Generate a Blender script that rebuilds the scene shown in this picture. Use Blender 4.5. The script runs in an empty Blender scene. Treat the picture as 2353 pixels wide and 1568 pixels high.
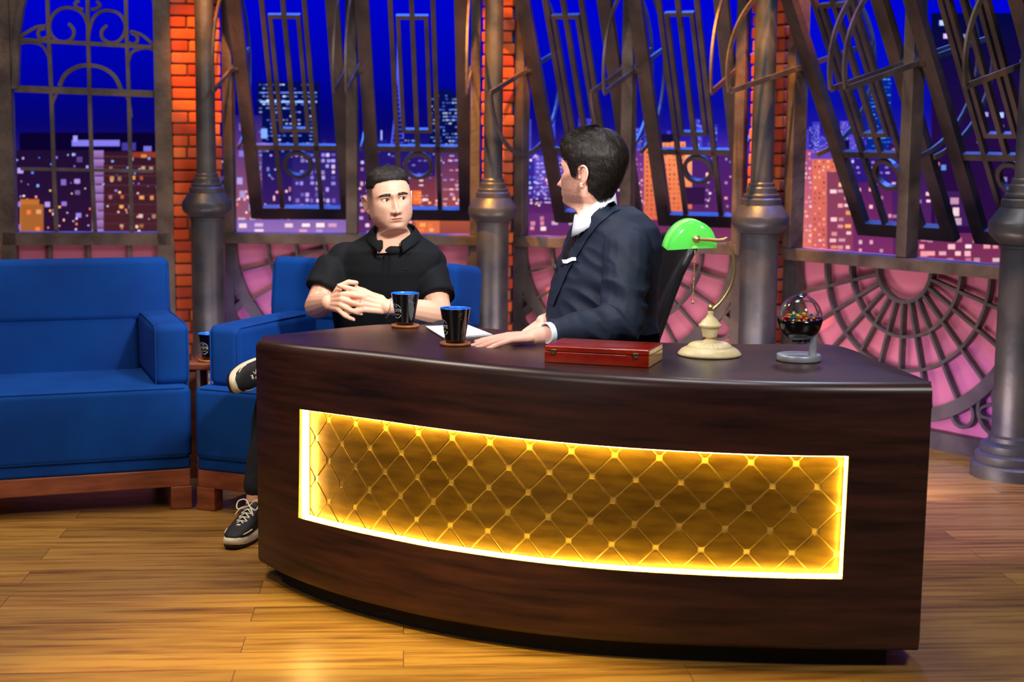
import bpy, math, random
import numpy as np
from mathutils import Vector, Matrix, noise
random.seed(7); RNG = np.random.default_rng(7)
PI = math.pi
SC = bpy.context.scene
COL = SC.collection

# ------------------------------------------------------------------ camera
FPX = 3600.0; PITCH = math.atan(474/FPX); CH = 1.47; ROLL = 0.009
F_ = Vector((0, math.cos(PITCH), -math.sin(PITCH)))
R0_ = Vector((1, 0, 0)); U0_ = R0_.cross(F_)
R_ = R0_*math.cos(ROLL) + U0_*math.sin(ROLL); U_ = R_.cross(F_)
cd = bpy.data.cameras.new('camera'); cam = bpy.data.objects.new('camera', cd); COL.objects.link(cam)
cam.matrix_world = Matrix(((R_.x, U_.x, -F_.x, 0), (R_.y, U_.y, -F_.y, 0), (R_.z, U_.z, -F_.z, CH), (0, 0, 0, 1)))
cd.sensor_width = 36; cd.lens = 36*FPX/2353; cd.clip_end = 60
cd.dof.use_dof = True; cd.dof.focus_distance = 5.3; cd.dof.aperture_fstop = 3.2
SC.camera = cam
def ray(x, y): return F_ + R_*((x-1176.5)/FPX) - U_*((y-784)/FPX)
def W(x, y, Y): d = ray(x, y); return Vector((0, 0, CH)) + d*(Y/d.y)          # point seen at a pixel, Y metres away
def WZ(x, y, z): d = ray(x, y); return Vector((0, 0, CH)) + d*((z-CH)/d.z)    # point at height z

# ------------------------------------------------------------------ world, exposure, lights
w = bpy.data.worlds.new('world'); SC.world = w; w.use_nodes = True
w.node_tree.nodes['Background'].inputs[0].default_value = (0.16, 0.18, 0.42, 1)
w.node_tree.nodes['Background'].inputs[1].default_value = 0.10
vs = SC.view_settings; vs.view_transform = 'Standard'; vs.look = 'None'; vs.exposure = 0.0; vs.gamma = 1.0; vs.use_curve_mapping = False
def light(kind, name, loc, to, energy, color, size=0.5, size_y=None, angle=40, blend=0.5):
    l = bpy.data.lights.new(name, kind); l.energy = energy; l.color = color
    if kind == 'AREA':
        l.shape = 'RECTANGLE'; l.size = size; l.size_y = size_y or size
    if kind == 'SPOT':
        l.spot_size = math.radians(angle); l.spot_blend = blend; l.shadow_soft_size = size
    if kind == 'POINT': l.shadow_soft_size = size
    o = bpy.data.objects.new(name, l); COL.objects.link(o); o.location = loc
    d = Vector(to)-Vector(loc); o.rotation_euler = d.to_track_quat('-Z', 'Y').to_euler()
    return o
light('AREA', 'key_light', (2.6, 1.6, 4.3), (-0.3, 6.0, 0.9), 118, (1, .96, .92), .9)
light('SPOT', 'guest_key_light', (1.6, 2.2, 3.9), (-.47, 6.0, 1.1), 1150, (1, .94, .88), .15, angle=18, blend=.6)
light('SPOT', 'host_side_light', (-1.6, 1.8, 3.6), (.3, 5.25, 1.1), 900, (1, .92, .88), .2, angle=16, blend=.6)
light('AREA', 'fill_light', (-2.8, 1.5, 3.6), (-0.4, 6.0, 0.7), 42, (1, .93, .86), 1.2)
light('AREA', 'host_key_light', (-2.0, 5.9, 4.0), (0.2, 5.3, 1.3), 60, (1, .86, .72), .5)
light('AREA', 'top_light', (0.2, 5.2, 4.6), (0.1, 5.3, 0.8), 60, (.95, .95, 1), 1.0)
light('AREA', 'hair_light', (1.6, 8.0, 3.9), (0.3, 5.3, 1.2), 34, (.75, .82, 1), .5)
light('SPOT', 'amber_floor_light', (-0.3, 2.6, 4.4), (-.45, 3.95, 0), 1100, (1, .74, .03), .08, angle=26, blend=.7)
light('SPOT', 'warm_floor_light', (-1.6, 3.0, 4.4), (-1.8, 5.1, 0), 330, (1, .72, .36), .3, angle=52, blend=.8)
light('SPOT', 'violet_floor_light', (2.6, 5.4, 3.8), (1.9, 6.0, 0), 550, (.35, .2, 1), .1, angle=26, blend=.7)
for x, y, rz, e in ((-2.4, 9.45, .1, 50), (-.92, 9.62, 0, 90), (.85, 9.3, -.39, 90), (2.3, 7.95, -.93, 90)):                  # cold strips hung right behind the windows
    l = light('AREA', 'blue_back_light', (x, y, 3.7), (x, y, 0), e, (.04, .16, 1), 1.3, .3); l.rotation_euler = (0, 0, rz); l.data.spread = math.radians(70)
for x, y, tx, ty in ((-2.0, 7.5, -1.72, 9.0), (.55, 7.6, -.12, 9.0), (2.0, 6.8, 1.33, 8.4), (-2.9, 7.6, -3.1, 8.9), (-1.3, 7.6, -1.6, 9.0), (-.5, 7.6, -.1, 9.0), (.9, 7.2, 1.3, 8.3)):
    light('SPOT', 'orange_brick_light', (x, y, 3.6), (tx, ty, 1.75), 620, (1, .34, .04), .05, angle=13, blend=.6)
for x, y, tx, ty, e in ((-1.0, 7.4, -.113, 8.72, 1250), (.5, 7.1, 1.27, 8.07, 1200), (2.9, 5.8, 2.24, 6.85, 150), (-2.4, 7.4, -1.7, 8.72, 160)):
    light('SPOT', 'orange_column_light', (x, y, 3.9), (tx, ty, 1.45), e, (1, .42, .05), .03, angle=15, blend=.3)
light('AREA', 'pink_wash_light', (-1.4, 7.4, .1), (-1.0, 9.0, .75), 10, (1, .78, .82), 1.2, .2)
light('AREA', 'pink_wash_light', (.7, 7.2, .1), (.8, 8.8, .6), 14, (1, .78, .82), 1.2, .2)
light('AREA', 'pink_wash_light', (1.3, 6.4, .15), (1.9, 7.7, .5), 9, (1, .78, .82), .8, .2)
light('SPOT', 'violet_wash_light', (1.2, 6.9, 3.2), (1.75, 7.7, .5), 200, (.3, .15, 1), .05, angle=16, blend=.6)
light('SPOT', 'violet_wash_light', (1.7, 6.2, .3), (2.12, 7.3, .15), 40, (.2, .1, 1), .05, angle=44, blend=.8)
light('SPOT', 'violet_wash_light', (-1.2, 7.9, .2), (-1.5, 9.0, .45), 30, (.2, .1, 1), .05, angle=34, blend=.8)

# ------------------------------------------------------------------ tools
def lin(r, g, b):
    def f(c):
        c /= 255.
        return c/12.92 if c <= .04045 else ((c+.055)/1.055)**2.4
    return (f(r), f(g), f(b), 1)
MATS = {}
def mat(name, rgb, rough=.5, metal=0., spec=.5, rgb2=None, scale=8., bump=0., bscale=60., stretch=None, coat=0., sheen=0., detail=4., lo=.35, hi=.65, transl=0., sss=0.):
    if name in MATS: return MATS[name]
    m = bpy.data.materials.new(name); m.use_nodes = True; nt = m.node_tree; b = nt.nodes['Principled BSDF']
    c1 = lin(*rgb)
    b.inputs['Base Color'].default_value = c1; b.inputs['Roughness'].default_value = rough; b.inputs['Metallic'].default_value = metal
    b.inputs['Specular IOR Level'].default_value = spec
    b.inputs['Coat Weight'].default_value = coat; b.inputs['Coat Roughness'].default_value = .15
    b.inputs['Sheen Weight'].default_value = sheen
    if sss: b.inputs['Subsurface Weight'].default_value = sss; b.inputs['Subsurface Radius'].default_value = (.012, .004, .002)
    tc = nt.nodes.new('ShaderNodeTexCoord'); mp = nt.nodes.new('ShaderNodeMapping'); nt.links.new(tc.outputs['Object'], mp.inputs[0])
    if stretch: mp.inputs['Scale'].default_value = stretch
    if rgb2:
        n = nt.nodes.new('ShaderNodeTexNoise'); n.inputs['Scale'].default_value = scale; n.inputs['Detail'].default_value = detail
        nt.links.new(mp.outputs[0], n.inputs['Vector'])
        r = nt.nodes.new('ShaderNodeValToRGB'); r.color_ramp.elements[0].color = c1; r.color_ramp.elements[1].color = lin(*rgb2)
        r.color_ramp.elements[0].position = lo; r.color_ramp.elements[1].position = hi
        nt.links.new(n.outputs['Fac'], r.inputs[0]); nt.links.new(r.outputs[0], b.inputs['Base Color'])
    if bump:
        n2 = nt.nodes.new('ShaderNodeTexNoise'); n2.inputs['Scale'].default_value = bscale; n2.inputs['Detail'].default_value = 3
        nt.links.new(mp.outputs[0], n2.inputs['Vector'])
        bp = nt.nodes.new('ShaderNodeBump'); bp.inputs['Strength'].default_value = bump; bp.inputs['Distance'].default_value = .01
        nt.links.new(n2.outputs['Fac'], bp.inputs['Height']); nt.links.new(bp.outputs[0], b.inputs['Normal'])
    MATS[name] = m; return m
def vmat(name, rough=.5, emit=0., spec=.5, sss=0., bump=0., bscale=300.):                      # colour from the mesh's own colour attribute
    if name in MATS: return MATS[name]
    m = bpy.data.materials.new(name); m.use_nodes = True; nt = m.node_tree; b = nt.nodes['Principled BSDF']
    a = nt.nodes.new('ShaderNodeVertexColor'); a.layer_name = 'Col'
    nt.links.new(a.outputs[0], b.inputs['Base Color']); b.inputs['Roughness'].default_value = rough; b.inputs['Specular IOR Level'].default_value = spec
    if emit:
        b.inputs['Base Color'].default_value = (0, 0, 0, 1); nt.links.remove(b.inputs['Base Color'].links[0])
        b.inputs['Specular IOR Level'].default_value = 0
        nt.links.new(a.outputs[0], b.inputs['Emission Color']); b.inputs['Emission Strength'].default_value = emit
    if sss: b.inputs['Subsurface Weight'].default_value = sss; b.inputs['Subsurface Radius'].default_value = (.012, .004, .002); b.inputs['Subsurface Scale'].default_value = 1
    if bump:
        tc = nt.nodes.new('ShaderNodeTexCoord'); n2 = nt.nodes.new('ShaderNodeTexNoise'); n2.inputs['Scale'].default_value = bscale
        nt.links.new(tc.outputs['Object'], n2.inputs['Vector'])
        bp = nt.nodes.new('ShaderNodeBump'); bp.inputs['Strength'].default_value = bump; bp.inputs['Distance'].default_value = .002
        nt.links.new(n2.outputs['Fac'], bp.inputs['Height']); nt.links.new(bp.outputs[0], b.inputs['Normal'])
    MATS[name] = m; return m
def emat(name, rgb, strength):
    if name in MATS: return MATS[name]
    m = bpy.data.materials.new(name); m.use_nodes = True; b = m.node_tree.nodes['Principled BSDF']
    b.inputs['Base Color'].default_value = (0, 0, 0, 1); b.inputs['Emission Color'].default_value = lin(*rgb); b.inputs['Emission Strength'].default_value = strength
    MATS[name] = m; return m
def glass(name, rgb, rough=0., ior=1.45):
    m = bpy.data.materials.new(name); m.use_nodes = True; b = m.node_tree.nodes['Principled BSDF']
    b.inputs['Base Color'].default_value = lin(*rgb); b.inputs['Roughness'].default_value = rough; b.inputs['Transmission Weight'].default_value = 1; b.inputs['IOR'].default_value = ior
    MATS[name] = m; return m

def wm(o):
    m = o.matrix_basis.copy()
    return m if o.parent is None else wm(o.parent) @ o.matrix_parent_inverse @ m
def hang(o, parent):
    if parent is not None:
        o.parent = parent; o.matrix_parent_inverse = wm(parent).inverted()
def tag(o, label=None, cat=None, group=None, kind=None):
    if label: o['label'] = label
    if cat: o['category'] = cat
    if group: o['group'] = group
    if kind: o['kind'] = kind
    return o
def empty(name, loc=(0, 0, 0), parent=None, rz=0):
    o = bpy.data.objects.new(name, None); o.empty_display_size = .05; COL.objects.link(o); o.location = loc; o.rotation_euler = (0, 0, rz)
    hang(o, parent); return o
def copy_tree(o, parent=None):
    c = o.copy(); COL.objects.link(c)
    if parent is not None: c.parent = parent
    for ch in list(o.children): copy_tree(ch, c)
    return c

class MB:
    def __init__(s): s.v = []; s.f = []; s.m = []; s.sm = []; s.n = 0; s.col = None
    def add(s, v, f, mi=0, sm=True):
        s.v.extend([tuple(p) for p in v]); n = s.n
        for q in f: s.f.append(tuple(i+n for i in q)); s.m.append(mi); s.sm.append(sm)
        s.n += len(v); return s
    def grid(s, P, closeu=False, closev=False, mi=0, sm=True, flip=False):
        nu, nv = len(P), len(P[0]); v = [p for r in P for p in r]; f = []
        for i in range(nu if closeu else nu-1):
            for j in range(nv if closev else nv-1):
                a, b, c, d = i*nv+j, ((i+1) % nu)*nv+j, ((i+1) % nu)*nv+(j+1) % nv, i*nv+(j+1) % nv
                f.append((a, d, c, b) if flip else (a, b, c, d))
        return s.add(v, f, mi, sm)
    def box(s, c, size, M=None, mi=0, bev=0.):
        hx, hy, hz = [k/2 for k in size]; c = Vector(c); M = M or Matrix.Identity(3)
        if bev <= 0:
            v = [c + M @ Vector((x*hx, y*hy, z*hz)) for x in (-1, 1) for y in (-1, 1) for z in (-1, 1)]
            return s.add(v, [(0, 1, 3, 2), (4, 6, 7, 5), (0, 4, 5, 1), (2, 3, 7, 6), (0, 2, 6, 4), (1, 5, 7, 3)], mi, False)
        return s.rbox(c, size, bev, M, mi)
    def rbox(s, c, size, r, M=None, mi=0, seg=4, puff=0.):                                    # box with rounded edges
        c = Vector(c); M = M or Matrix.Identity(3); h = [k/2 for k in size]; r = min(r, min(h)*.98)
        n = 2*seg+2
        def coords(hh):
            inner = hh-r; a = []
            for i in range(seg+1): a.append((-1, i/seg))
            for i in range(seg+1): a.append((1, 1-i/seg))
            return a
        faces = []
        ax = [(0, 1, 2), (1, 2, 0), (2, 0, 1)]
        for k, (A, B, Cc) in enumerate(ax):
            for sg in (-1, 1):
                P = []
                for i in range(n):
                    row = []
                    for j in range(n):
                        def q(i, hh):
                            if i <= seg: return -(hh-r), -math.tan(PI/4*(1-i/seg))
                            return (hh-r), math.tan(PI/4*((i-seg-1)/seg))
                        b0, bd = q(i, h[B]); c0, cdn = q(j, h[Cc])
                        d = Vector((0, 0, 0)); d[A] = sg; d[B] = bd; d[Cc] = cdn; d.normalize()
                        p = Vector((0, 0, 0)); p[A] = sg*(h[A]-r); p[B] = b0; p[Cc] = c0
                        p = p + d*r
                        row.append(c + M @ p)
                    P.append(row)
                s.grid(P, mi=mi, flip=(sg < 0))
        return s
    def tube(s, pts, r, n=8, closed=False, mi=0, cap=True, flat=None):
        pts = [Vector(p) for p in pts]; N = len(pts); rs = r if hasattr(r, '__len__') else [r]*N
        t = [((pts[(i+1) % N] if (closed or i < N-1) else pts[i]) - (pts[i-1] if (closed or i > 0) else pts[i])).normalized() for i in range(N)]
        up = Vector((0, 0, 1)) if abs(t[0].z) < .9 else Vector((1, 0, 0))
        a = t[0].cross(up).normalized(); P = []
        for i in range(N):
            a = (a - t[i]*a.dot(t[i])).normalized(); b = t[i].cross(a)
            P.append([pts[i] + (a*math.cos(2*PI*k/n) + b*math.sin(2*PI*k/n)*(flat or 1))*rs[i] for k in range(n)])
        s.grid(P, closeu=closed, closev=True, mi=mi)
        if cap and not closed:
            for row, fl in ((P[0], 0), (P[-1], 1)):
                s.add(row, [tuple(range(n)) if not fl else tuple(reversed(range(n)))], mi, False)
        return s
    def lathe(s, prof, n=32, c=(0, 0, 0), M=None, mi=0, sm=True, open_=False):
        c = Vector(c); M = M or Matrix.Identity(3)
        P = [[c + M @ Vector((r*math.cos(2*PI*k/n), r*math.sin(2*PI*k/n), z)) for k in range(n)] for r, z in prof]
        s.grid(P, closev=True, mi=mi, sm=sm, flip=True)
        for row, (r, z), fl in ((P[0], prof[0], 0), (P[-1], prof[-1], 1)):
            if r > 1e-5 and not open_: s.add(row, [tuple(range(n)) if fl else tuple(reversed(range(n)))], mi, False)
        return s
    def ell(s, c, r, M=None, n=16, mi=0):
        r = r if hasattr(r, '__len__') else (r, r, r); c = Vector(c); M = M or Matrix.Identity(3); P = []
        for i in range(n+1):
            a = PI*i/n; a = min(max(a, .001), PI-.001)
            P.append([c + M @ Vector((r[0]*math.sin(a)*math.cos(2*PI*k/(2*n)), r[1]*math.sin(a)*math.sin(2*PI*k/(2*n)), r[2]*math.cos(a))) for k in range(2*n)])
        s.grid(P, closev=True, mi=mi)
        s.add(P[0], [tuple(range(2*n))], mi); s.add(P[-1], [tuple(reversed(range(2*n)))], mi)
        return s
    def cap(s, p0, r0, p1, r1, n=14):                                                     # tapered capsule
        p0, p1 = Vector(p0), Vector(p1); d = (p1-p0); L = d.length; d.normalize()
        pts = []; rs = []
        for i in range(5): a = PI/2*i/5; pts.append(p0 - d*r0*math.cos(a)); rs.append(max(r0*math.sin(a), r0*.05))
        for i in range(5): t = i/4; pts.append(p0.lerp(p1, t)); rs.append(r0*(1-t)+r1*t)
        for i in range(1, 6): a = PI/2*i/5; pts.append(p1 + d*r1*math.sin(a)); rs.append(max(r1*math.cos(a), r1*.05))
        return s.tube(pts, rs, n)
    def chain(s, pts, rs, n=14):
        for i in range(len(pts)-1): s.cap(pts[i], rs[i], pts[i+1], rs[i+1], n)
        return s
    def loft(s, rings, n=28, p=2., mi=0, cap=True):                                           # rings: centre, axis u*ru, axis v*rv
        P = []
        for c, u, v in rings:
            c, u, v = Vector(c), Vector(u), Vector(v); row = []
            for k in range(n):
                a = 2*PI*k/n; ca, sa = math.cos(a), math.sin(a)
                row.append(c + u*(abs(ca)**(2/p)*(1 if ca > 0 else -1)) + v*(abs(sa)**(2/p)*(1 if sa > 0 else -1)))
            P.append(row)
        s.grid(P, closev=True, mi=mi)
        if cap: s.add(P[0], [tuple(range(n))], mi); s.add(P[-1], [tuple(reversed(range(n)))], mi)
        return s
    def ribbon(s, pts2, width, w0, w1, fr, closed=False, mi=0):                              # flat bar following a 2-D line; fr(u, v, w) -> point
        N = len(pts2); ws = width if hasattr(width, '__len__') else [width]*N; L = []; Rr = []
        for i in range(N):
            a = pts2[i-1] if (closed or i > 0) else pts2[i]; b = pts2[(i+1) % N] if (closed or i < N-1) else pts2[i]
            p = pts2[i]
            d1 = np.array(p, float)-np.array(a, float); d2 = np.array(b, float)-np.array(p, float)
            n1 = np.hypot(*d1); n2 = np.hypot(*d2)
            if n1 < 1e-9: d1 = d2; n1 = n2
            if n2 < 1e-9: d2 = d1; n2 = n1
            d1 = d1/n1; d2 = d2/n2; d = d1+d2; d = d/max(np.hypot(*d), 1e-6); nrm = np.array([-d[1], d[0]])
            k = ws[i]/2/max(.4, float(d @ d1)); L.append((p[0]+nrm[0]*k, p[1]+nrm[1]*k)); Rr.append((p[0]-nrm[0]*k, p[1]-nrm[1]*k))
        P = [[fr(*L[i], w0), fr(*L[i], w1), fr(*Rr[i], w1), fr(*Rr[i], w0)] for i in range(N)]
        s.grid(P, closeu=closed, closev=True, mi=mi, sm=False)
        if not closed: s.add(P[0], [(0, 1, 2, 3)], mi, False); s.add(P[-1], [(3, 2, 1, 0)], mi, False)
        return s
    def disp(s, fn): s.v = [tuple(fn(Vector(p))) for p in s.v]; return s
    def mesh(s, name, mats):
        me = bpy.data.meshes.new(name); me.from_pydata(s.v, [], s.f)
        for m in (mats if isinstance(mats, (list, tuple)) else [mats]): me.materials.append(m)
        me.polygons.foreach_set('material_index', s.m); me.polygons.foreach_set('use_smooth', s.sm); me.update(); return me
    def build(s, name, mats, parent=None, bevel=0., sub=0, weld=False, split=False):
        me = s.mesh(name, mats); o = bpy.data.objects.new(name, me); COL.objects.link(o); hang(o, parent)
        if split: md = o.modifiers.new('edges', 'EDGE_SPLIT'); md.split_angle = math.radians(28)
        if weld: md = o.modifiers.new('weld', 'WELD'); md.merge_threshold = .0003
        if bevel: md = o.modifiers.new('bevel', 'BEVEL'); md.width = bevel; md.segments = 2; md.limit_method = 'ANGLE'; md.angle_limit = math.radians(40)
        if sub: md = o.modifiers.new('sub', 'SUBSURF'); md.levels = sub; md.render_levels = sub
        return o
def fuse_mesh(mb, voxel, smooth=6, fac=.5, extra=None):                                        # one continuous skin round overlapping solids
    me = mb.mesh('tmp', [MATS.get('tmp') or mat('tmp', (128, 128, 128))]); o = bpy.data.objects.new('tmp', me); COL.objects.link(o)
    md = o.modifiers.new('r', 'REMESH'); md.mode = 'VOXEL'; md.voxel_size = voxel
    if smooth: ms = o.modifiers.new('s', 'SMOOTH'); ms.factor = fac; ms.iterations = smooth
    dg = bpy.context.evaluated_depsgraph_get(); ev = o.evaluated_get(dg); m2 = bpy.data.meshes.new_from_object(ev)
    bpy.data.objects.remove(o); bpy.data.meshes.remove(me)
    n = len(m2.vertices); co = np.empty(n*3); m2.vertices.foreach_get('co', co); nn = np.empty(n*3); m2.vertices.foreach_get('normal', nn)
    fs = [tuple(p.vertices) for p in m2.polygons]; bpy.data.meshes.remove(m2)
    return co.reshape(-1, 3), nn.reshape(-1, 3), fs
def fused(name, mb, mats, parent, voxel, smooth=6, dispf=None):
    co, nn, fs = fuse_mesh(mb, voxel, smooth)
    if dispf is not None: co = dispf(co, nn)
    b = MB(); b.add([tuple(p) for p in co], fs); return b.build(name, mats, parent)
def setcol(o, cols):
    a = o.data.color_attributes.new('Col', 'FLOAT_COLOR', 'POINT'); c = np.ones((len(o.data.vertices), 4), np.float32); c[:, :3] = np.array(cols)[:, :3]
    a.data.foreach_set('color', c.ravel())
def rotz(a): return Matrix.Rotation(a, 3, 'Z')
def ease(x): x = np.clip(x, 0, 1); return x*x*(3-2*x)
def G(x, s): return np.exp(-(x/s)**2/2)

# ------------------------------------------------------------------ materials
IRON = mat('weathered_iron', (74, 62, 55), .5, .35, .5, (112, 96, 84), 6, .25, 40)
IRON_D = mat('dark_shutter_iron', (52, 42, 38), .5, .35, .5, (84, 66, 56), 5, .2, 40)
COLM = mat('brushed_column_iron', (66, 70, 78), .42, .55, .5, (100, 97, 96), 5, .15, 30)
BRASS = mat('polished_brass', (236, 204, 140), .3, .9)
STEEL = mat('brushed_steel', (196, 200, 210), .38, .5)
BLUE = mat('royal_blue_fabric', (0, 52, 128), .85, 0, .2, (0, 66, 150), 3, .12, 700)
LEGW = mat('reddish_sofa_wood', (112, 56, 36), .45, 0, .5, (144, 78, 50), 6, .1, 30, stretch=(1, 1, 6))

def wood_floor():
    m = bpy.data.materials.new('laminate_floor'); m.use_nodes = True; nt = m.node_tree; b = nt.nodes['Principled BSDF']; L = nt.links.new
    tc = nt.nodes.new('ShaderNodeTexCoord'); mp = nt.nodes.new('ShaderNodeMapping'); mp.inputs['Rotation'].default_value = (0, 0, math.radians(-4)); L(tc.outputs['Object'], mp.inputs[0])
    br = nt.nodes.new('ShaderNodeTexBrick'); br.offset = .37; br.inputs['Scale'].default_value = 1; br.inputs['Brick Width'].default_value = 1.25; br.inputs['Row Height'].default_value = .145
    br.inputs['Mortar Size'].default_value = .0012; br.inputs['Mortar Smooth'].default_value = .2; br.inputs['Bias'].default_value = 0
    br.inputs['Color1'].default_value = (0, 0, 0, 1); br.inputs['Color2'].default_value = (1, 1, 1, 1); br.inputs['Mortar'].default_value = (.5, .5, .5, 1); L(mp.outputs[0], br.inputs['Vector'])
    m2 = nt.nodes.new('ShaderNodeMapping'); m2.inputs['Scale'].default_value = (1.6, 22, 1); L(mp.outputs[0], m2.inputs[0])
    add = nt.nodes.new('ShaderNodeVectorMath'); add.operation = 'ADD'; L(m2.outputs[0], add.inputs[0]); sc = nt.nodes.new('ShaderNodeVectorMath'); sc.operation = 'SCALE'; sc.inputs['Scale'].default_value = 7
    L(br.outputs['Color'], sc.inputs[0]); L(sc.outputs[0], add.inputs[1])
    n = nt.nodes.new('ShaderNodeTexNoise'); n.inputs['Scale'].default_value = 1.3; n.inputs['Detail'].default_value = 6; n.inputs['Roughness'].default_value = .62; L(add.outputs[0], n.inputs['Vector'])
    r = nt.nodes.new('ShaderNodeValToRGB'); e = r.color_ramp.elements; e[0].position = .25; e[0].color = lin(82, 54, 20); e[1].position = .56; e[1].color = lin(172, 128, 60)
    x = e.new(.42); x.color = lin(144, 98, 42); L(n.outputs['Fac'], r.inputs[0])
    n3 = nt.nodes.new('ShaderNodeTexNoise'); n3.inputs['Scale'].default_value = 1.1; n3.inputs['Detail'].default_value = 2; L(m2.outputs[0], n3.inputs['Vector'])
    mx = nt.nodes.new('ShaderNodeMix'); mx.data_type = 'RGBA'; mx.blend_type = 'MULTIPLY'; mx.inputs[0].default_value = .35; L(r.outputs[0], mx.inputs[6]); L(br.outputs['Color'], mx.inputs[7])
    mm = nt.nodes.new('ShaderNodeMix'); mm.data_type = 'RGBA'; L(br.outputs['Fac'], mm.inputs[0]); L(mx.outputs[2], mm.inputs[6]); mm.inputs[7].default_value = lin(70, 44, 24)
    L(mm.outputs[2], b.inputs['Base Color']); b.inputs['Roughness'].default_value = .36; b.inputs['Specular IOR Level'].default_value = .45
    bp = nt.nodes.new('ShaderNodeBump'); bp.inputs['Strength'].default_value = .08; bp.inputs['Distance'].default_value = .004; L(n.outputs['Fac'], bp.inputs['Height']); L(bp.outputs[0], b.inputs['Normal'])
    return m
def desk_wood():
    m = bpy.data.materials.new('dark_walnut_veneer'); m.use_nodes = True; nt = m.node_tree; b = nt.nodes['Principled BSDF']; L = nt.links.new
    tc = nt.nodes.new('ShaderNodeTexCoord'); mp = nt.nodes.new('ShaderNodeMapping'); mp.inputs['Scale'].default_value = (1.2, 1.2, 14); L(tc.outputs['Object'], mp.inputs[0])
    n = nt.nodes.new('ShaderNodeTexNoise'); n.inputs['Scale'].default_value = 2.2; n.inputs['Detail'].default_value = 6; n.inputs['Roughness'].default_value = .6; L(mp.outputs[0], n.inputs['Vector'])
    r = nt.nodes.new('ShaderNodeValToRGB'); e = r.color_ramp.elements; e[0].position = .3; e[0].color = lin(26, 12, 9); e[1].position = .75; e[1].color = lin(74, 40, 30); L(n.outputs['Fac'], r.inputs[0])
    L(r.outputs[0], b.inputs['Base Color']); b.inputs['Roughness'].default_value = .34; b.inputs['Specular IOR Level'].default_value = .5
    return m
FLOORM = wood_floor(); DESKM = desk_wood()

# ------------------------------------------------------------------ the set: floor and polygonal back wall
fl = MB(); fl.box((-.2, 5.2, -.05), (13, 12.6, .1)); tag(fl.build('floor', FLOORM), kind='structure')
class Section:
    def __init__(s, A, B):
        s.A = Vector((*A, 0)); s.B = Vector((*B, 0)); s.L = (s.B-s.A).length; s.u = (s.B-s.A).normalized(); s.n = Vector((s.u.y, -s.u.x, 0))
    def fr(s, u, v, w=0.): return s.A + s.u*u + s.n*w + Vector((0, 0, v))
    def px(s, x, y, w=0.):
        d = ray(x, y); o = Vector((0, 0, CH)); t = (s.A + s.n*w - o).dot(s.n)/d.dot(s.n); p = o + d*t; return ((p-s.A).dot(s.u), p.z)
S1 = Section((-2.87, 8.84), (-1.95, 8.95)); S2 = Section((-1.65, 9.0), (-.19, 8.97)); S3 = Section((.02, 8.95), (1.24, 8.45)); S4 = Section((1.44, 8.18), (2.36, 6.93))
SILL = .90; TOP = 3.05
PINK = mat('pink_wall_panel', (196, 110, 134), .6, 0, .4)
WALLM = mat('dark_set_wall', (30, 24, 26), .8)
for sec, nm in ((S1, 'wall_left'), (S2, 'wall_back'), (S3, 'wall_middle'), (S4, 'wall_right')):
    b = MB(); m0 = sec.u
    M = Matrix((sec.u, -sec.n, Vector((0, 0, 1)))).transposed()
    b.box(sec.fr(sec.L/2, SILL/2, -.06), (sec.L, .04, SILL), M)
    tag(b.build(nm, PINK), kind='structure')

for A_, B_w, nm in (((2.52, 6.86), (3.7, 4.6), 'wall_far_right'), ((-4.5, 6.4), (-3.5, 8.72), 'wall_far_left')):       # plain ends of the set
    s_ = Section(A_, B_w); b = MB(); b.box(s_.fr(s_.L/2, TOP/2, -.06), (s_.L, .06, TOP), Matrix((s_.u, -s_.n, Vector((0, 0, 1)))).transposed()); tag(b.build(nm, WALLM), kind='structure')
def beam(b, sec, u0, v0, u1, v1, w0, w1):
    M = Matrix((sec.u, -sec.n, Vector((0, 0, 1)))).transposed()
    b.box(sec.fr((u0+u1)/2, (v0+v1)/2, (w0+w1)/2), (u1-u0, abs(w1-w0), v1-v0), M)
def arc2(cu, cv, r, a0, a1, n=20, ry=None):
    return [(cu + r*math.cos(math.radians(a0+(a1-a0)*i/n)), cv + (ry or r)*math.sin(math.radians(a0+(a1-a0)*i/n))) for i in range(n+1)]

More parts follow.
